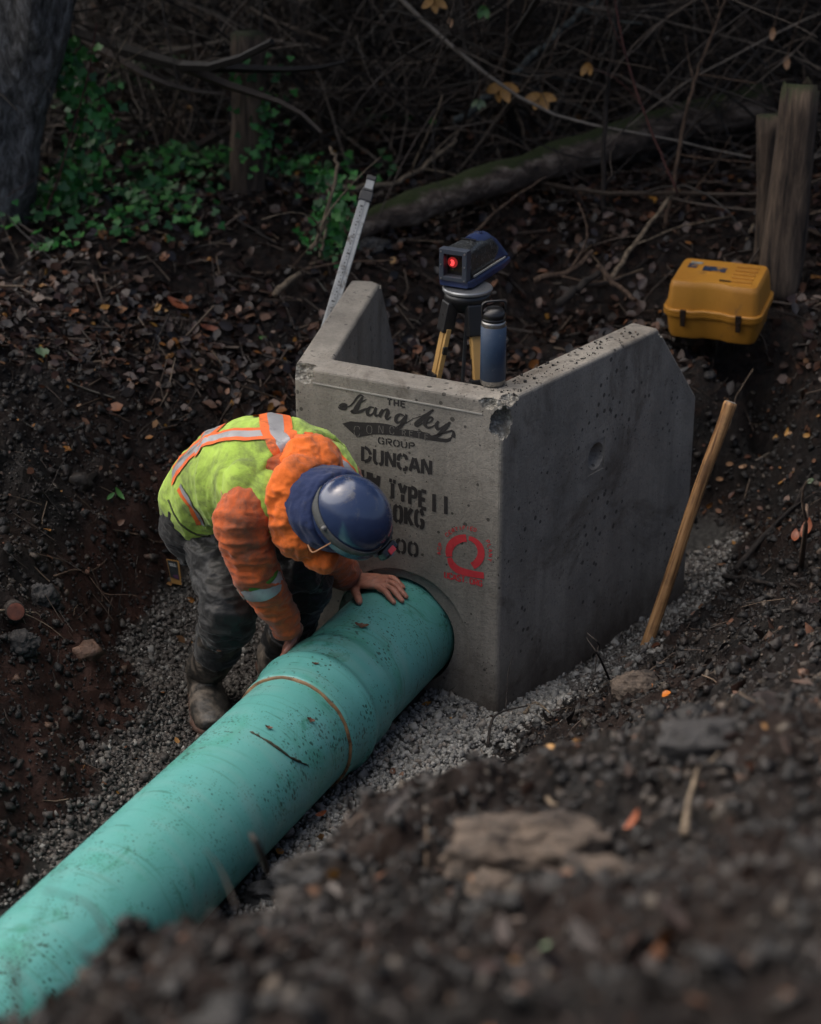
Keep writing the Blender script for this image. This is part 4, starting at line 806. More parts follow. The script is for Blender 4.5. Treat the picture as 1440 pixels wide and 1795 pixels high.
br([(1190,340),(1150,250),(1110,140),(1085,40),(1075,-40)],8.0,8.2,.005,.004,m_red,'thin reddish bramble stem crossing the mossy log',tw=2,name='bramble_stem',cat='bramble')
br([(1068,492),(1110,430),(1190,328)],7.7,8.1,.011,.008,m_pale,'pale brown stick propped diagonally left of the yellow case',tw=1)
br([(1048,462),(1080,500),(1112,524)],7.4,7.3,.011,.009,m_tw,'short curved brown stick lying left of the yellow case',tw=0)
br([(560,328),(640,330),(700,318),(750,285),(800,245)],8.2,8.6,.014,.009,m_pale,'tan crooked branch running behind the top of the grade rod',tw=3)
br([(820,420),(860,380),(895,350),(960,310)],7.9,8.2,.006,.004,m_tw,'thin brown twig rising directly behind the laser',tw=1)
br([(405,478),(500,478),(590,462),(690,455)],7.6,7.7,.006,.004,m_tw,'long thin stick lying left to right behind the left wing',tw=2)
br([(480,512),(525,482)],7.4,7.5,.014,.010,m_pale,'short pale broken stick on the leaves left of the left wing',tw=0)
br([(940,490),(1000,475),(1040,440)],7.6,7.8,.014,.009,m_tw,'rough brown stick on the litter right of the laser',tw=2)
br([(985,530),(1010,505),(1050,480)],7.3,7.5,.018,.012,m_dark,'thick black rotting stick behind the right wing',tw=1)
br([(130,430),(150,350),(158,240),(130,60)],8.2,8.3,.006,.004,m_tw,'thin brown vine hanging at the left beside the big trunk',tw=4)
br([(75,400),(110,300),(160,180),(240,40)],8.0,8.3,.005,.003,m_pale,'pale thin vine arching right beside the big trunk',tw=3)
br([(250,420),(290,300),(330,180),(420,20)],8.6,9.0,.006,.004,m_tw,'thin arching stem between the big trunk and the left post',tw=3)
br([(60,430),(95,330),(150,150),(170,40)],7.9,8.0,.004,.003,m_red,'thin reddish stem in front of the big trunk',tw=2,name='bramble_stem',cat='bramble')
br([(545,440),(565,400),(590,300),(580,260)],7.6,7.7,.010,.006,m_pale,'tan dead stalk standing just left of the grade rod',tw=3,name='dead_stalk',cat='stalk')
br([(560,450),(573,400),(577,330)],7.7,7.8,.006,.004,m_pale,'thin dead stalk beside the grade rod',tw=1,name='dead_stalk',cat='stalk')
br([(470,80),(520,140),(560,200),(610,250)],9.2,9.2,.012,.009,m_dark,'dark branch slanting down right of the left post',tw=3)
br([(600,100),(640,180),(720,160),(790,150)],9.4,9.4,.012,.008,m_dark,'dark crooked branch high above the grade rod',tw=4)
br([(1240,640),(1270,560),(1300,470),(1320,390)],7.7,8.0,.010,.007,m_pale,'pale narrow stake behind the yellow case',tw=0,name='stake',cat='stake')
# roots on the banks
def root(pts,r,label,mat=m_tw,lift=.015,tw=2):
    P=[]
    t0=None
    for px,py,z in pts:
        if z>5: P.append(CAM+ray(px,py)*(z-10))
        else: q=WG(px,py,lift*.6); f=np.linalg.norm(q-CAM)/np.linalg.norm(W(px,py,z)-CAM); P.append(q); r=r*(f if len(P)==1 else 1)
    P=smoothpath(P,5); g=gzl(P[:,0],P[:,1]); P[:,2]=np.maximum(P[:,2],g); mb=MB(); mb.add(*tube(P,np.linspace(r,r*.4,len(P)),7))
    for j in range(tw): i=rng.integers(2,len(P)-2); mb.add(*tube(wander(P[i],nrm(P[i+1]-P[i])+rng.normal(size=3)*.7,.12+.1*rng.random(),6,.4),np.linspace(r*.5,r*.15,7),5))
    tag(mb.build('root',mat,None,True),label,'root','roots sticking out of the banks')
root([(30,810,.66),(60,840,.64),(90,880,.6),(110,905,.57)],.004,'thin dark root curling down the upper left bank',m_dark)
root([(200,930,.42),(230,935,.40),(270,950,.3),(320,945,.3)],.004,'long thin root lying across the red bank above the card')
root([(95,1010,.5),(140,1000,.48),(175,1035,.42),(180,1055,.40)],.004,'hair-thin root in the middle of the red left bank')
root([(200,985,.4),(215,1020,.36),(210,1060,.3),(220,1090,.2)],.0035,'dark forked root on the red bank left of the card',m_dark,tw=4)
root([(0,1070,.52),(40,1072,.52),(80,1085,.5)],.004,'pale root crossing the sawn root end at the left edge',m_pale)
root([(1290,1000,.28),(1330,950,.36),(1370,910,.45),(1410,870,.55)],.012,'thick black root bridging the pit at the right edge',m_dark,.03,4)
root([(1270,1010,.24),(1330,1020,.32),(1400,1030,.42)],.010,'dark brown root lying along the right bank',m_dark,.02)
root([(1405,990,.6),(1412,930,15.3),(1415,885,15.3)],.009,'upright broken brown root stub at the right edge',m_tw,.02,1)
root([(1040,1150,.25),(1050,1130,15.9),(1030,1110,15.9)],.004,'thin dark twig poking up before the right wing',m_dark,.02,1)
root([(1068,1190,.22),(1050,1150,15.85),(1028,1118,15.85)],.004,'second dark twig poking up before the right wing, nearest the front edge',m_dark,.02,0)
root([(855,1310,.2),(862,1265,15.9),(880,1248,16.0),(925,1237,16.1)],.005,'dark looping root at the foot of the near corner',m_dark,.02,1)
root([(920,1250,.2),(940,1232,.24),(965,1250,.2)],.006,'bright tan splinter of wood at the foot of the right wing',m_pale,.02,0)
root([(470,1530,.55),(456,1490,13.5),(440,1462,13.5)],.008,'dark root stub poking up at the pipe edge of the near bank',m_dark,.02,0)
root([(195,1650,.62),(160,1590,12.8),(110,1568,12.85),(72,1560,12.9)],.0035,'blurred dark twig crossing over the pipe at the lower left',m_dark,.05,1)
root([(36,1810,.9),(26,1720,12.45),(18,1650,12.5)],.0045,'blurred dark upright twig at the lower left corner',m_dark,.05,2)
root([(415,1590,.62),(385,1520,13.2),(358,1488,13.25)],.003,'thin dark twig rising over the pipe from the near bank',m_dark,.05,0)
root([(960,1400,.8),(1000,1450,.8)],.006,'pale blurred splinter in the middle of the near bank',m_pale,.03,0)
root([(1200,1460,.98),(1215,1380,.98),(1260,1320,.9)],.008,'tan blurred stick lying up the right of the near bank',m_pale,.03,0)
# sawn root end
p=W(28,1072,.47); ax=nrm(CAM-p+np.array([.6,0,-.6])); V,Fc=tube([p-ax*.12,p-ax*.005,p],[.03,.030,.027],18); o=mesh('sawn_root',V,Fc,m_dark,None,False); tag(o,'thick cut root with a reddish sawn face at the left edge','root'); V,Fc=lathe([(0,.0015),(.02,.0015),(.026,.0005)],p,ax,18); mesh('sawn_face',V,Fc,simple('red_wood',(.17,.05,.028),(.09,.03,.02),50,.7,.002,100),o)
bc=island('bark_chip',[(0,(.010,.008,.007)),(.4,(.025,.013,.010)),(.7,(.055,.024,.015)),(.88,(.10,.065,.045)),(.95,(.02,.024,.027)),(1,(.20,.07,.025))],.6,.004,60,.6)
x,y=sample(1100,-1.6,2.4,1.5,5.6,lambda x,y:(1-regions(x,y,gzl(x,y))[0])*(~inside_wall(x,y,.02))*off_pipe(x,y)*(side(x,y)<0)); L=.02+.06*rng.random(len(x))**2
blades('bark_chips',np.stack([x,y,gzl(x,y)+.008],-1),gnorm(x,y),L,L*.4,bc,spread=.8,lift=.006,label='reddish bark chips and rotten wood scraps on the near bank',cat='bark',kind='stuff')
# big lumps on the near bank
def lump(px,py,z,r,label,mat,sc=(1,.8,.6),s=1):
    p=WG(px,py); r=r*np.linalg.norm(p-CAM)/np.linalg.norm(W(px,py,z)-CAM); d=1+.5*fbm(ICV3*1.6+s*7,3,s)+.25*np.abs(fbm(ICV3*4+s*3,3,s+1)); V=ICV3*d[:,None]*np.array(sc)*r+p; V[:,2]=np.maximum(V[:,2],p[2]-r*.5)
    o=mesh('earth_lump',V,np.array(ICF3),mat,None,True); tag(o,label,'clod','big lumps of earth on the near bank')
m_tan=simple('tan_clay',(.115,.085,.062),(.06,.045,.034),14,.75,.012,40,(.03,.024,.02),9,.5,.6); m_dk=simple('dark_clay',(.028,.027,.027),(.013,.012,.012),14,.7,.012,40); m_gry=simple('grey_shale',(.055,.056,.058),(.02,.02,.02),10,.6,.012,40,(.02,.017,.014),11,.5,.62)
lump(930,1500,.80,.12,'largest tan clay lump, blurred in the middle of the near bank',m_tan,(1.35,.7,.65),1); lump(860,1570,.86,.06,'tan clay piece below the largest lump',m_tan,(.8,.7,.8),2); lump(1060,1540,.88,.07,'brown clay lump right of the largest one',m_tan,(1.2,.7,.5),3)
lump(1120,1205,.26,.065,'pale stony clod at the crest before the right wing',m_tan,(1.2,.8,.7),4); lump(560,1530,.60,.08,'dark ridged shale lump at the crest of the near bank beside the pipe',m_gry,(1.3,.5,.55),5); lump(500,1570,.60,.07,'dark shale lump lower beside the pipe',m_gry,(1.2,.5,.5),6)
lump(1250,1310,.72,.09,'dark grey lump on the right of the near bank',m_dk,(1.4,.8,.6),7); lump(40,1130,.42,.05,'dark lump on the left bank below the sawn root',m_dk,(1,.8,.8),8); lump(75,1050,.5,.045,'knobbly lump beside the sawn root',m_dk,(1,.8,1),9)
lump(650,438,.80,.07,'pale grey rock lying behind the grade rod',m_gry,(1.3,.8,.6),10)
# individual leaves that stand out
m_yl=simple('yellow_leaf',(.42,.22,.05),(.30,.15,.04),50,.5); m_or=simple('orange_leaf',(.45,.13,.012),(.34,.10,.012),50,.45); m_gl=simple('green_leaf',(.05,.16,.03),(.04,.12,.025),50,.4); m_tl=simple('tan_leaf',(.36,.20,.10),(.26,.14,.07),50,.5); m_bl=simple('pale_green_leaf',(.13,.19,.10),(.10,.15,.08),50,.45); m_rl=simple('rust_leaf',(.26,.07,.025),(.18,.05,.02),50,.5)
def gleaf(px,py,z,L,m,label,up=.004,d=(1,.3,0),w=.6,lobes=0):
    p=WG(px,py); L=L*np.linalg.norm(p-CAM)/np.linalg.norm(W(px,py,z)-CAM); N=nrm(gnorm(p[0],p[1])+np.array([0,-.35,0])); petal(p,N,np.array(d,float),L,L*w,.2,lobes,label=label,m=m,off=up)
gleaf(205,868,.5,.05,m_gl,'fresh green leaf on the dark slope left of the worker',.02,(1,-.8,0),.35); gleaf(192,872,.5,.035,m_gl,'second fresh green leaf, left of its twin on the dark slope',.02,(-.3,-1,0),.4)
gleaf(72,625,.74,.05,m_bl,'pale blue-green leaf on the litter at the left edge',.02,(1,.4,0),.9,1); gleaf(310,540,.8,.09,m_rl,'curled rust-orange leaf below the ivy',.02,(1,-.5,0),.4); gleaf(365,578,.76,.07,m_rl,'flat rust leaf right of the curled one below the ivy',.015,(1,0,0),.35)
gleaf(1178,1235,.40,.045,m_or,'bright orange blurred leaf on the near bank before the right wing',.03,(.2,-1,0),.6); gleaf(1140,1210,.34,.035,m_or,'smaller orange blurred leaf beside the bright one',.03,(-1,.3,0),.6); gleaf(965,1320,.4,.04,m_yl,'pale yellow blurred leaf on the near bank',.02,(1,.2,0),.6)
gleaf(1385,758,.42,.035,m_yl,'yellow leaf highest on the right slope',.01); gleaf(1362,770,.40,.03,m_yl,'yellow leaf lower left of the highest one on the right slope',.01,(1,.9,0)); gleaf(1417,763,.42,.03,m_yl,'yellow leaf at the right edge of the slope',.01); gleaf(1422,845,.4,.03,m_bl,'olive leaf low at the right edge',.01); gleaf(1280,812,.2,.03,m_tl,'pink-tan leaf beside the tool handle',.01); gleaf(1305,818,.2,.035,m_tl,'tan leaf right of the tool handle, beside the pink-tan one',.01,(1,.2,0),.4); gleaf(1262,838,.15,.03,m_tl,'small tan leaf against the tool handle',.01)
gleaf(1420,935,.6,.07,m_rl,'rust-red folded leaf standing at the right edge',.03,(0,.3,1),.5); gleaf(1395,950,.6,.05,m_rl,'dark red leaf hanging beside the root stub',.03,(0,.3,1),.5)
gleaf(460,596,.68,.03,m_gl,'small green leaf at the edge of the dark soil',.01); gleaf(1135,1455,.8,.05,m_rl,'blurred rust leaf right of the tan lump',.03); gleaf(570,1440,.44,.03,m_rl,'blurred orange-brown leaf at the crest beside the gravel',.03); gleaf(970,1690,1.0,.022,m_bl,'pale bluish blurred fleck low on the near bank',.03)
def hleaf(px,py,Y,L,m,label,k=3,s=1):
    p=WY(px,py,Y); t=empty('leaf_cluster' if k>1 else 'hanging_leaf',p,label,'leaves' if k>1 else 'leaf','last leaves hanging in the thicket'); 
    mb=MB(); mb.add(*tube(wander(p,[.2,.1,1],.5,6,.2),[.003]*7,5)); mb.build('stem',m_tw,t)
    for j in range(k):
        a=(j-(k-1)/2)*.8; d=np.array([math.sin(a),.1*rng.normal(),-math.cos(a)]); N=nrm(np.array([rng.normal()*.3,-1,.3])); petal(p+d*L*.5,N,d,L,L*.5,.2,0,'leaf',m,None,None,parent=t)
hleaf(880,148,8.5,.085,m_yl,'largest yellow leaf cluster, above the mossy log',4); hleaf(948,165,8.5,.075,m_yl,'yellow leaf cluster right of the largest one',4); hleaf(840,175,8.5,.045,m_bl,'small greenish leaf cluster left of the largest yellow one',3); hleaf(1030,110,8.5,.06,m_yl,'yellow and green leaf pair on the upright sapling',2)
hleaf(762,-5,8.5,.07,m_yl,'yellow leaves cut by the top edge, left one',3); hleaf(848,10,8.5,.06,m_gl,'pair of green leaves at the top edge',2); hleaf(1356,48,8.5,.055,m_tl,'single tan leaf hanging near the top right corner',1); hleaf(1380,98,8.5,.06,m_tl,'single tan leaf hanging below its neighbour near the top right corner',1); hleaf(790,30,8.5,.05,m_tl,'brown leaf hanging between yellow and green leaves at the top edge',1)
# ivy climbing beside the left trunk
k=420; q=[]
for i in range(k):
    t=rng.random(); px=95+60*math.sin(t*4)+rng.normal()*28; py=60+t*420; q.append(WY(px,py,7.95+rng.random()*.3))
q=np.array(q); L=.03+.03*rng.random(k); blades('climbing_ivy',q,np.tile([0,-1.,.4],(k,1)),L,L,ivm,'ivy',.5,label='dark ivy climbing beside the big leaning trunk',cat='ivy',kind='stuff')
q=[];
for i in range(90): q.append(WY(450+rng.normal()*30,90+rng.random()*220,8.35+rng.random()*.1))
q=np.array(q); L=.03+.02*rng.random(90); blades('climbing_ivy',q,np.tile([0,-1.,.4],(90,1)),L,L,ivm,'ivy',.5,label='sparse ivy leaves growing on the left post',cat='ivy',kind='stuff')
q=[]
for i in range(160): q.append(WY(585+rng.normal()*22,300+rng.random()*170,7.7+rng.random()*.3))
q=np.array(q); L=.03+.02*rng.random(160); blades('climbing_ivy',q,np.tile([0,-1.,.4],(160,1)),L,L,ivm,'ivy',.5,label='ivy growing up around the dead stalks by the grade rod',cat='ivy',kind='stuff')
# ------------------------------------------------------------------ the worker
RT=np.array([1.,0,0]); TW=-FW; LFT=nrm(np.array([.8,.6,0]))
def J(px,py,Y): return WY(px,py,Y)
per=empty('person',np.array([-.55,5.5,.03]),'worker in lime vest, orange jacket and blue hard hat bending over the green pipe','person')
def body(st,side,n=28,cap=True):
    """st: (centre, r_side, r_front); elliptic loft"""
    C=smoothpath([s[0] for s in st],4); u=np.linspace(0,1,len(C)); k=np.linspace(0,1,len(st))
    a=np.interp(u,k,[s[1] for s in st]); b=np.interp(u,k,[s[2] for s in st]); T=np.gradient(C,axis=0); V=[]
    th=np.linspace(0,2*math.pi,n,endpoint=False); 
    for i in range(len(C)):
        t=nrm(T[i]); s=nrm(side-t*(side@t)); f=np.cross(t,s)
        V.append(C[i]+np.outer(np.cos(th)*a[i],s)+np.outer(np.sin(th)*b[i],f))
    V=np.vstack(V); m=len(C); Fc=[[i*n+j,i*n+(j+1)%n,(i+1)*n+(j+1)%n,(i+1)*n+j] for i in range(m-1) for j in range(n)]+[list(range(n))[::-1],[(m-1)*n+j for j in range(n)]]
    return V,Fc
def limb(P,R,n=20): return tube(smoothpath(P,5),np.interp(np.linspace(0,1,(len(P)-1)*5+1),np.linspace(0,1,len(P)),R),n)
def sph(c,r): V=ICV*np.asarray(r)+c; return V,ICF.tolist()
tor=[(J(380,940,5.58),.11,.09),(J(378,890,5.60),.148,.122),(J(398,850,5.54),.163,.136),(J(435,832,5.46),.182,.150),(J(485,832,5.37),.200,.150),(J(530,845,5.29),.175,.125),(J(562,868,5.22),.09,.085)]
shR,elR,wrR=J(422,908,5.15),J(450,1005,5.17),J(507,1106,5.25)
shL,elL,wrL=J(592,846,5.36),J(556,960,5.41),onpipe(628,1030)+pnorm(onpipe(628,1030))*.036
hR,kR,aR=J(370,918,5.57),J(402,1072,5.28),J(360,1196,5.46)
hL,kL,aL=J(425,880,5.68),J(532,1015,5.44),J(484,1188,5.68)
HC=J(622,903,5.06); cr_up=nrm(RT*.56+UP*.22+TW*.80); cr_f=RT*.72-UP*.62; cr_f=nrm(cr_f-cr_up*(cr_f@cr_up)); cr_s=np.cross(cr_f,cr_up)
# cloth displacement
def folds(amp,sc,axis_scale,seed,puff=0):
    def f(V,N):
        q=V*np.asarray(axis_scale)*sc; w=np.stack([vnoise(V*5,seed+1),vnoise(V*5,seed+2),vnoise(V*5,seed+3)],1)*.5
        r=1-np.abs(vnoise(q+w,seed))*2; r2=1-np.abs(vnoise(q*1.9+w*2+7,seed+4))*2
        r3=1-np.abs(vnoise(q*3.7+w*3+11,seed+5))*2; return N*(amp*(r*.65+r2*.38+r3*.2)+puff)[:,None]
    return f
# materials
def cloth(name,c1,c2,dirt,lo,hi,dsc=5,rough=.85,bs=260,k=.9,extra=None):
    n=NT(name); c=n.mix(n.ramp(n.noise(7,5),[(.35,0),(.65,1)]),c1,c2)
    f=n.ramp(n.noise(dsc,9,.72,dist=.5),[(lo,0),(hi,k)]); c=n.mix(f,c,dirt)
    c=n.mix(n.ramp(n.noise(38,5,.7),[(.62,0),(.72,.65)]),c,tuple(x*.7 for x in dirt))
    if extra: c=extra(n,c)
    n.base(c); n.rough(rough); n.set(Sheen_Weight=.15,Specular_IOR_Level=.2); n.bump(n.noise(bs,4),.0006); n.bump(n.noise(28,5,.6),.004); return n.m
m_lime=cloth('lime_mesh',(.42,.60,.10),(.33,.49,.07),(.07,.075,.04),.46,.64,7,k=.7)
m_org=cloth('orange_fleece',(.78,.165,.025),(.62,.13,.02),(.13,.055,.03),.46,.66,8,k=.7)
m_jkt=cloth('muddy_orange_jacket',(.56,.115,.028),(.42,.085,.025),(.11,.070,.050),.42,.60,9,k=.72)
m_trs=cloth('dark_waterproofs',(.007,.0075,.008),(.012,.013,.0135),(.12,.115,.105),.52,.74,11,.40,200,.36)
m_nvy=cloth('navy_fleece',(.022,.036,.10),(.017,.028,.08),(.04,.04,.05),.55,.75,8)
m_sil=simple('silver_tape',(.42,.42,.43),(.33,.33,.34),14,.35,.0012,70,(.10,.095,.085),9,.52,.66,metal=.2)
m_otape=simple('orange_tape',(.80,.16,.03),(.66,.12,.025),20,.7,.0012,80,(.10,.05,.03),9,.54,.68)
m_boot=simple('rubber_boot',(.016,.016,.015),(.026,.024,.021),12,.45,.002,60,(.14,.115,.09),10,.44,.62)
m_sole=simple('muddy_sole',(.075,.035,.022),(.05,.035,.028),14,.7,.003,60,(.11,.10,.09),11,.5,.65)
def skin_m():
    n=NT('skin'); c=n.mix(n.ramp(n.noise(40,6),[(.35,0),(.65,1)]),(.42,.19,.13),(.34,.135,.09)); c=n.mix(n.ramp(n.noise(55,8,.75),[(.50,0),(.66,.6)]),c,(.16,.12,.095))
    n.base(c); n.rough(.5); n.set(Subsurface_Weight=.08); n.b.inputs['Subsurface Radius'].default_value=(.01,.004,.002); n.bump(n.noise(160,6,.7),.0012); n.bump(n.noise(60,4,sc=(1,2.5,1)),.0015); return n.m
m_skin=skin_m()
# body: one continuous surface, head to boots, with the hands
parts=[body([(c,a*(.62 if i<2 else .8),b*(.62 if i<2 else .78)) for i,(c,a,b) in enumerate(tor)],LFT)]
parts+=[limb([shR,elR,wrR],[.052,.040,.027]),limb([shL,elL,wrL],[.052,.040,.027]),limb([hR,kR,aR],[.058,.045,.035]),limb([hL,kL,aL],[.058,.045,.035])]
nkb=J(552,860,5.23); parts.append(limb([nkb,HC-cr_up*.07-cr_f*.03],[.062,.056]))
# head with a face
hd_=HC-cr_up*.035
V,_=sph(np.zeros(3),1.); V=ICV3*np.array([.078,.098,.118]); y=V[:,1];z=V[:,2]
V[:,0]*=1-.18*np.clip(-z/.12,0,1); V[:,1]+=np.where((z<-.02)&(y>0),.012*np.clip(-z/.1,0,1),0)   # jaw
for cx_ in (-.032,.032): dd_=((V[:,0]-cx_)/.017)**2+((z-.005)/.012)**2; V[:,1]-=np.where(y>0,.010*np.exp(-dd_),0)      # eye sockets
V[:,1]+=np.where(y>0,.022*np.exp(-((V[:,0]/.011)**2+((z+.022)/.022)**2)),0)                       # nose
V[:,1]+=np.where(y>0,.006*np.exp(-((V[:,0]/.024)**2+((z+.062)/.006)**2)),0)-np.where(y>0,.004*np.exp(-((V[:,0]/.024)**2+((z+.070)/.003)**2)),0)
Rh=np.stack([cr_s,cr_f,cr_up],1); parts.append((V@Rh.T+hd_,ICF3))
for sg in (-1,1): parts.append((ICV*np.array([.008,.018,.030])@Rh.T+hd_+cr_s*sg*.080-cr_up*.012,ICF.tolist()))
# left hand flat on the pipe
def opn(px,py,o): p=onpipe(px,py,PR); return p+pnorm(p)*o
parts.append(limb([elL*.3+wrL*.7,wrL,opn(646,1031,.026),opn(662,1033,.020)],[.030,.027,.024,.018]))
pal=[wrL,opn(644,1030,.026),opn(660,1030,.020),opn(678,1030,.015)]
V,Fc=body([(pal[0],.027,.020),(pal[1],.037,.020),(pal[2],.044,.017),(pal[3],.042,.012)],nrm(opn(670,1042,.01)-opn(684,1020,.01)),20); parts.append((V,Fc))
for ch,r in (([(678,1020),(690,1022),(700,1028),(707,1034)],.0092),([(680,1028),(692,1033),(703,1042),(711,1050)],.0102),([(676,1035),(688,1042),(697,1050),(704,1057)],.0102),([(668,1040),(676,1046),(683,1053),(690,1060)],.0098)):
    P=[opn(x,y,.0145-.002*i+(.004 if i==1 else 0)) for i,(x,y) in enumerate(ch)]; P=np.array([P[0]-(P[1]-P[0])*.5]+P); parts.append(tube(smoothpath(P,4),np.interp(np.linspace(0,1,17),[0,.2,.42,.6,.72,.95,1],[r,r*1.12,r*.98,r*1.08,r*.95,r*.86,r*.55]),14)); parts.append(sph(P[-1],r*.80))
P=[opn(644,1030,.022),opn(633,1034,.020),opn(628,1044,.016),opn(630,1054,.012),opn(632,1061,.009)]; parts.append(tube(smoothpath(P,4),np.interp(np.linspace(0,1,17),[0,.4,.7,.95,1],[.017,.0150,.0132,.0112,.007]),14)); parts.append(sph(P[-1],.0085))
# right hand gripping the far flank of the pipe
pd=-pax; 
pl_=nrm(np.cross(pax,[0,0,1.])); pl_=pl_ if pl_[0]<0 else -pl_; pu=nrm(np.cross(pl_,pax)); pu=pu if pu[2]>0 else -pu
def PP(s,phi,r): a=math.radians(phi); return pc+pax*s+(pu*math.cos(a)+pl_*math.sin(a))*r
hs=.385; Rb=PR+.004
V,Fc=body([(wrR,.027,.021),(PP(hs,48,Rb+.035),.034,.018),(PP(hs,62,Rb+.024),.040,.016),(PP(hs,76,Rb+.016),.038,.012)],pax,20); parts.append((V,Fc))
for k,(o_,L_,r) in enumerate(((-.031,1.,.0082),(-.011,1.12,.0088),(.010,1.08,.0086),(.030,.9,.0076))):
    P=[PP(hs+o_,70,Rb+.016),PP(hs+o_*1.15,78+6*L_,Rb+.017),PP(hs+o_*1.2,80+20*L_,Rb+.012),PP(hs+o_*1.2,82+32*L_,Rb+.010)]; parts.append(tube(smoothpath(P,4),np.interp(np.linspace(0,1,13),[0,.4,.6,.95,1],[r*1.1,r,r*1.05,r*.85,r*.5]),12))
P=[PP(hs+.02,48,Rb+.03),PP(hs+.055,44,Rb+.022),PP(hs+.075,50,Rb+.013),PP(hs+.088,58,Rb+.009)]; parts.append(tube(smoothpath(P,4),[.013]*5+[.0115]*5+[.0095]*3,12))
bd=remesh('body',parts,.0032,m_skin,per,2)
# jacket
wob=folds(.011,11,(1,1,2.4),31)
ub=lambda P,R: limb(P,R,26)
jp=[body([(c,a*1.0,b*1.0) for c,a,b in tor],LFT)]
jp+=[ub([shR+LFT*.06+UP*.02,shR,shR*.45+elR*.55,elR,elR*.5+wrR*.5,wrR-(wrR-elR)*.08,wrR],[.076,.073,.068,.062,.050,.039,.028]),ub([shL-LFT*.05,shL,(shL+elL)/2,elL,(elL+wrL)/2,wrL-(wrL-elL)*.10,wrL-(wrL-elL)*.02],[.07,.074,.070,.062,.054,.043,.026])]
jk=remesh('jacket',jp,.005,m_jkt,per,3,wob)
# silver and lime arm band on the near sleeve
def band(c,ax,r,w,mat,name,parent,n=26,off=.006,m2=None):
    V,Fc=tube([c-ax*w/2,c-ax*w*.25,c+ax*w*.25,c+ax*w/2],[r+off*.6,r+off,r+off*1.1,r+off*.5],n); V=V+(fbm(V*16,3,5)*.007)[:,None]*nrm_rows(V-c-np.outer((V-c)@ax,ax)); return mesh(name,V,Fc[:-2],mat,parent,True)
axr=nrm(wrR-elR); band(elR+axr*.03,axr,.060,.048,m_sil,'sleeve_reflector',jk); band(elR-axr*.0,axr,.0625,.014,simple('dark_green_trim',(.07,.20,.02),rough=.8),'sleeve_trim',jk,off=.003); 
# loose tie hanging from the arm band
mb=MB(); q=elR+axr*.04-RT*.055; mb.add(*tube([q,q-RT*.012-UP*.02,q-UP*.05+RT*.005],[.007,.009,.002],8,asp=.3)); mb.add(*tube([q,q-UP*.03+RT*.012,q-UP*.075+RT*.042],[.0012]*3,5)); mb.build('loose_tie',simple('grey_tie',(.28,.26,.22),rough=.8),jk)
# orange hood lying round the neck
ax=nrm(HC-nkb); s1=nrm(UP-ax*(UP@ax)); s2=np.cross(ax,s1); cen=J(551,880,5.17)
P=[];R=[]
for a in np.linspace(0,2*math.pi,29)[:-1]:
    droop=max(0,-math.cos(a)); P.append(cen+s1*math.cos(a)*(.104+.022*droop)+s2*math.sin(a)*.108+ax*(.020*math.cos(a)*-1+.015*droop)-ax*.01); R.append(.030-.009*max(0,math.cos(a))+.012*math.sin(a*1.5+.5)**2)
P=np.array(P+[P[0],P[1]]); R=np.array(R+[R[0],R[1]])
hood=remesh('hood',[(ICV3*np.array([.098,.085,.088])+J(538,818,5.26),ICF3),tube(P,R,16,asp=1.25),body([(cen-ax*.06,.125,.125),(cen-ax*.02,.122,.122),(cen+ax*.01,.10,.10)],s2),ub([cen-s1*.10+ax*.0,cen-s1*.155+ax*.03+RT*.02,cen-s1*.16+ax*.06+RT*.05],[.045,.040,.022])],.005,m_org,per,3,folds(.012,12,(1.6,1,1.6),44))
mb=MB(); mb.add(*tube(smoothpath([J(540,955,5.0),J(548,968,4.985),J(562,962,4.98),J(580,952,4.99)],4),.0022,6)); mb.build('drawcord',simple('tan_cord',(.4,.2,.1),rough=.8),hood)
# navy liner
lin=remesh('neck_liner',[body([(cen-ax*.0,.108,.106),(cen+ax*.03,.116,.114),(HC*.5+cen*.5-cr_up*.01,.122,.120),(HC-cr_up*.035-cr_f*.025,.108,.112)],s2)],.005,m_nvy,per,3,folds(.006,12,(1.2,1.6,1),51))
# vest
vt=[(c,a+.012,b+.012) for c,a,b in tor[1:6]]; vt[0]=(J(366,888,5.60),.162,.138); vt.insert(0,(J(350,908,5.62),.135,.118)); 
vest=remesh('safety_vest',[body(vt,LFT,32),(ICV3*np.array([.086,.082,.098])+J(469,880,5.20),ICF3),(ICV3*np.array([.070,.075,.095])+J(436,862,5.22),ICF3),(ICV3*np.array([.085,.10,.092])+J(574,834,5.31),ICF3),(ICV3*np.array([.055,.065,.09])+J(598,866,5.36),ICF3)],.005,m_lime,per,3,folds(.010,7,(1.8,1,1.),62))
bv=BVHTree.FromObject(vest,bpy.context.evaluated_depsgraph_get()) if False else None
wv=wpos(vest); vm=vest.data; VV=[Vector(v.co)+wv for v in vm.vertices]; bv=BVHTree.FromPolygons(VV,[tuple(p.vertices) for p in vm.polygons])
def hitv(px,py):
    d=Vector(ray(px,py)).normalized(); h=bv.ray_cast(Vector(CAM),d)
    if h[0] is None:
        c=CAM+np.array(d)*6.1; h=bv.find_nearest(Vector(c))
    return np.array(h[0]),np.array(h[1])
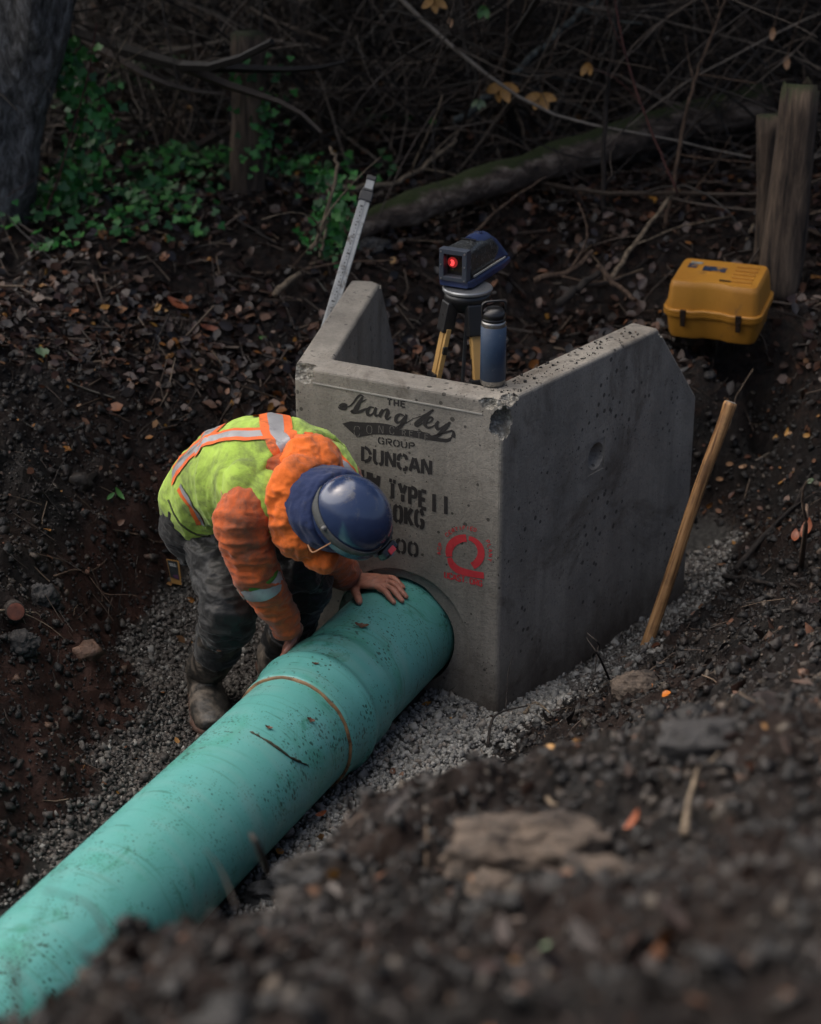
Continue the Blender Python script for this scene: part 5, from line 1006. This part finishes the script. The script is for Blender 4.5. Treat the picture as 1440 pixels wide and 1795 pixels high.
def ribbon(pts,w,wb,name='tape',off=.004,k=7):
    """tape laid on the vest: silver middle of width w with orange borders wb=(one side, other side)"""
    C=smoothpath([hitv(*p)[0] for p in pts],k); C=np.array([np.array(bv.find_nearest(Vector(c))[0]) for c in C])
    T=np.gradient(C,axis=0); us=[-w/2-wb[0],-w/2-wb[0]/2,-w/2,-w/4,0,w/4,w/2,w/2+wb[1]/2,w/2+wb[1]]; V=[]
    for i in range(len(C)):
        nn_=np.array(bv.find_nearest(Vector(C[i]))[1]); s=nrm(np.cross(nn_,nrm(T[i])))
        for u in us: q=bv.find_nearest(Vector(C[i]+s*u)); V.append(np.array(q[0])+np.array(q[1])*off)
    n_=len(us); Fc=[];mi=[]
    for i in range(len(C)-1):
        for j in range(n_-1): Fc.append([i*n_+j,i*n_+j+1,(i+1)*n_+j+1,(i+1)*n_+j]); mi.append(0 if 2<=j<=5 else 1)
    mesh(name,V,Fc,[m_sil,m_otape],vest,True,mi)
ribbon([(403,731),(362,763),(331,797),(304,835)],.045,(.020,.020),off=.004)
ribbon([(470,762),(420,762),(380,769),(345,792)],.028,(.014,.014),off=.0055)
ribbon([(475,725),(484,745),(497,778),(510,815)],.044,(.026,.026),off=.007)
ribbon([(528,768),(560,788),(598,815),(625,850)],.036,(.016,.016),off=.0045)
ribbon([(318,850),(338,886),(358,920)],.020,(.018,.0),off=.004)
def piping(pts,r,m,name):
    P=[]
    for p in pts: h,nn_=hitv(*p); P.append(h+nn_*.002)
    P=smoothpath(P,6); P=[np.array(bv.find_nearest(Vector(p))[0])+np.array(bv.find_nearest(Vector(p))[1])*.002 for p in P]; V,Fc=tube(P,r,7); mesh(name,V,Fc,m,vest,True)
m_pip=simple('olive_binding',(.045,.06,.02),rough=.85)
piping([(296,876),(306,900),(322,922),(345,936),(368,938)],.003,m_pip,'hem_binding')
ribbon([(398,905),(392,875),(390,860)],.004,(.002,.002),name='side_seam')
# trousers
tp=[body([(J(372,975,5.58),.09,.08),(J(366,925,5.60),.155,.125),(J(378,880,5.59),.16,.13)],LFT),
 ub([hR,hR*.4+kR*.6,kR,kR*.7+aR*.3,kR*.45+aR*.55],[.092,.080,.080,.066,.062]),ub([hL,hL*.4+kL*.6,kL,kL*.65+aL*.35,kL*.35+aL*.65],[.105,.090,.080,.070,.066]),
 ub([J(430,930,5.48),J(500,985,5.40),J(560,1000,5.38)],[.09,.085,.06])]
tr=remesh('trousers',tp,.005,m_trs,per,3,folds(.014,9,(1,1,2.4),73))
# boots
def boot(an,kn,toe,name='boot'):
    sh=nrm(kn-an); g=float(gzl(an[0],an[1])); b=np.array([an[0],an[1],0]); d=np.array([toe[0]-an[0],toe[1]-an[1],0]); d=nrm(d); sd_=np.array([-d[1],d[0],0]); z=g+.012
    st=[(b-d*.085+[0,0,z+.05],.024,.034),(b-d*.06+[0,0,z+.050],.044,.050),(b+[0,0,z+.055],.050,.056),(b+d*.07+[0,0,z+.050],.056,.052),(b+d*.13+[0,0,z+.044],.062,.046),(b+d*.18+[0,0,z+.040],.055,.040),(b+d*.215+[0,0,z+.034],.032,.026)]
    P=[body(st,sd_,22),ub([b-d*.012+[0,0,z+.05],an+[0,0,.05],an+sh*.12,an+sh*.27],[.054,.056,.060,.066])]
    o=remesh(name,P,.005,m_boot,per,3,folds(.004,13,(1,1,2.2),81))
    so=remesh('sole',[body([(c*np.array([1,1,0])+np.array([0,0,z+.016]),a+.006,.022) for c,a,_ in st],sd_,22)],.005,m_sole,o,2,folds(.002,20,(1,1,1),83)); return o
boot(aR,kR,J(376,1262,5.25)); boot(aL,kL,J(520,1240,5.50))
# hard hat
hat=[]; 
HK=.90
def HL(x,y,z): return HC+(cr_s*x+cr_f*y+cr_up*z)*HK
rings=[(-.052,1.02),(-.050,1.05),(-.044,1.04),(-.03,1.015),(0,1.0),(.03,.965),(.058,.87),(.080,.72),(.096,.52),(.104,.30),(.107,.10),(.1072,.0)]
V=[];n_=56
for zz,f in rings:
    for a in np.linspace(0,2*math.pi,n_,endpoint=False):
        c,s=math.cos(a),math.sin(a); rim=(1+.10*max(0,s)**3 if zz<-.04 else 1); dz=-.016*max(0,-s)**2*(zz<-.02)
        V.append(HL(.112*c*f,.132*s*f*rim-.004,zz+dz))
inn=len(V)
for zz,f in [(-.05,.99),(-.02,.95),(.05,.80),(.09,.3)]:
    for a in np.linspace(0,2*math.pi,n_,endpoint=False): V.append(HL(.112*math.cos(a)*f,.132*math.sin(a)*f-.004,zz-(.016*max(0,-math.sin(a))**2 if zz<-.01 else 0)))
Fc=[];R_=len(rings)
def q_(r0,r1): return [[r0*n_+j,r0*n_+(j+1)%n_,r1*n_+(j+1)%n_,r1*n_+j] for j in range(n_)]
for i in range(R_-1): Fc+=q_(i,i+1)
Fc+=q_(R_,0); 
for i in range(R_,R_+3): Fc+=q_(i+1,i)
hh=mesh('hard_hat',V,Fc,simple('navy_hat_shell',(.028,.046,.105),(.022,.037,.088),9,.16,.0006,40,(.10,.10,.11),12,.58,.72,coat=.6),per,True)
def hatring(z0,z1,off,mat,name,a0=0,a1=360,parent=None,m=70,tk=.003):
    V=[];aa=np.radians(np.linspace(a0,a1,m)); zr=[r[0] for r in rings];fr=[r[1] for r in rings]
    for a in aa:
        c,s=math.cos(a),math.sin(a)
        for zz,o_ in ((z0,off*.4),(z0,off),(z1,off),(z1,off*.4)):
            f=np.interp(zz,zr,fr); tilt=.020*s; V.append(HL((.112*f+o_)*c,(.132*f+o_)*s-.004,zz+tilt))
    Fc=[[i*4+j,i*4+(j+1)%4,(i+1)*4+(j+1)%4,(i+1)*4+j] for i in range(m-1) for j in range(4)]
    return mesh(name,V,Fc,mat,parent or hh,True)
m_strap=simple('grey_elastic',(.085,.09,.09),(.06,.065,.065),60,.8,.0006,300,(.16,.15,.13),18,.56,.7)
strap=hatring(-.022,.010,.0055,m_strap,'headlamp_strap')
lc=HL(0,.150,.012); Rl=np.stack([cr_s,cr_f,cr_up],1); 
mb=MB(); mb.add(*box(lc,(.060,.028,.036),Rl,.007)); lamp=mb.build('headlamp',simple('black_lamp_body',(.012,.012,.013),rough=.25),hh)
mb=MB(); mb.add(*box(lc+cr_up*.017-cr_s*.0+cr_f*.004,(.026,.016,.008),Rl,.002)); mb.build('red_switch',simple('red_rubber',(.55,.04,.05),rough=.4),lamp)
mb=MB(); mb.add(*lathe([(0,.006),(.010,.006),(.012,0)],lc+cr_f*.014,cr_f,16)); mb.build('lamp_lens',simple('clear_lens',(.3,.3,.32),rough=.08),lamp)
for a,nm in ((196,'strap_clip'),(-18,'strap_clip'),(75,'strap_clip')):
    a=math.radians(a); p=HL(.118*math.cos(a),.138*math.sin(a),-.004); o_=nrm(p-HC); V,Fc=lathe([(0,.012),(.006,.012),(.008,.008),(.009,0)],p-o_*.002,o_,14); mesh(nm,V,Fc,simple('clip_grey',(.12,.12,.12),rough=.35),hh,True)
# word on the strap, read from the side facing the camera
GL.update({'e':[[(.05,.35),(.9,.4),(.8,.65),(.4,.68),(.05,.4),(.2,.05),(.6,0),(.9,.12)]],'n':[[(.1,0),(.1,.68)],[(.1,.5),(.5,.68),(.85,.5),(.85,0)]],'r':[[(.15,0),(.15,.68)],[(.15,.45),(.5,.66),(.8,.62)]],'g':[[(.85,.5),(.5,.68),(.1,.5),(.1,.15),(.5,0),(.85,.18)],[(.85,.68),(.85,-.15),(.5,-.32),(.1,-.2)]],'i':[[(.5,0),(.5,.65)],[(.5,.82),(.5,.92)]],'z':[[(.1,.66),(.85,.66)],[(.85,.66),(.1,.02)],[(.1,.02),(.9,.02)]]})
mb=MB(); txt='Energizer'; a0,a1=262,214; 
for i,ch in enumerate(txt):
    ac=math.radians(a0+(a1-a0)*i/(len(txt)-1)); f=1.0
    def mp(p,ac=ac):
        a=ac-(p[0]-.5)*math.radians(4.4); zz=-.015+.018*p[1]; f=np.interp(zz,[r[0] for r in rings][2:],[r[1] for r in rings][2:]); return HL((.112*f+.0062)*math.cos(a),(.132*f+.0062)*math.sin(a)-.004,zz+.020*math.sin(a))
    for ln in (GL[ch] if ch!='E' else [[(.1,0),(.1,1)],[(.1,1),(.9,1)],[(.1,.52),(.8,.52)],[(.1,0),(.9,0)]]):
        P=np.array([mp(p) for p in ln]); mb.add(*tube(P,.0009,4))
mb.build('strap_lettering',m_blk_pl,strap)
# chest harness strap hanging in the shade under the body
mb=MB(); mb.add(*tube(smoothpath([J(566,965,5.25),J(572,990,5.27),J(566,1015,5.30),J(560,1032,5.32)],4),.0022,6)); mb.add(*box(J(562,1034,5.32),(.012,.008,.012))); mb.build('dangling_cord',m_blk_pl,per)
# ------------------------------------------------------------------ camera, light
cd=bpy.data.cameras.new('camera'); cam=bpy.data.objects.new('camera',cd); COL.objects.link(cam); cam.location=(0,0,CAMH); cam.rotation_euler=(math.pi/2-PT,0,0)
cd.sensor_fit='VERTICAL'; cd.sensor_height=36; cd.sensor_width=36*1440/1795; cd.lens=F/1795*36; cd.clip_end=500; cd.dof.use_dof=True; cd.dof.focus_distance=5.95; cd.dof.aperture_fstop=2.2
S.camera=cam
w=bpy.data.worlds.new('World'); S.world=w; w.use_nodes=True; nt=w.node_tree; bg=nt.nodes['Background']; sk=nt.nodes.new('ShaderNodeTexSky'); sk.sky_type='NISHITA'; sk.sun_disc=False
SE,SR=math.radians(58),math.radians(-70)
sk.sun_elevation=SE; sk.sun_rotation=SR; sk.air_density=1.; sk.dust_density=8.; sk.ozone_density=.6; sk.air_density=.8; nt.links.new(sk.outputs[0],bg.inputs[0]); bg.inputs[1].default_value=.075
sl=bpy.data.lights.new('sun','SUN'); sl.energy=1.4; sl.angle=math.radians(95); sl.color=(1,.97,.92); so=bpy.data.objects.new('sun',sl); COL.objects.link(so)
sd=Vector((math.sin(SR)*math.cos(SE),math.cos(SR)*math.cos(SE),math.sin(SE))); so.rotation_euler=sd.to_track_quat('Z','Y').to_euler(); so.location=(0,0,8)
S.view_settings.view_transform='Standard'; S.view_settings.look='None'; S.view_settings.exposure=1.2; S.view_settings.gamma=1
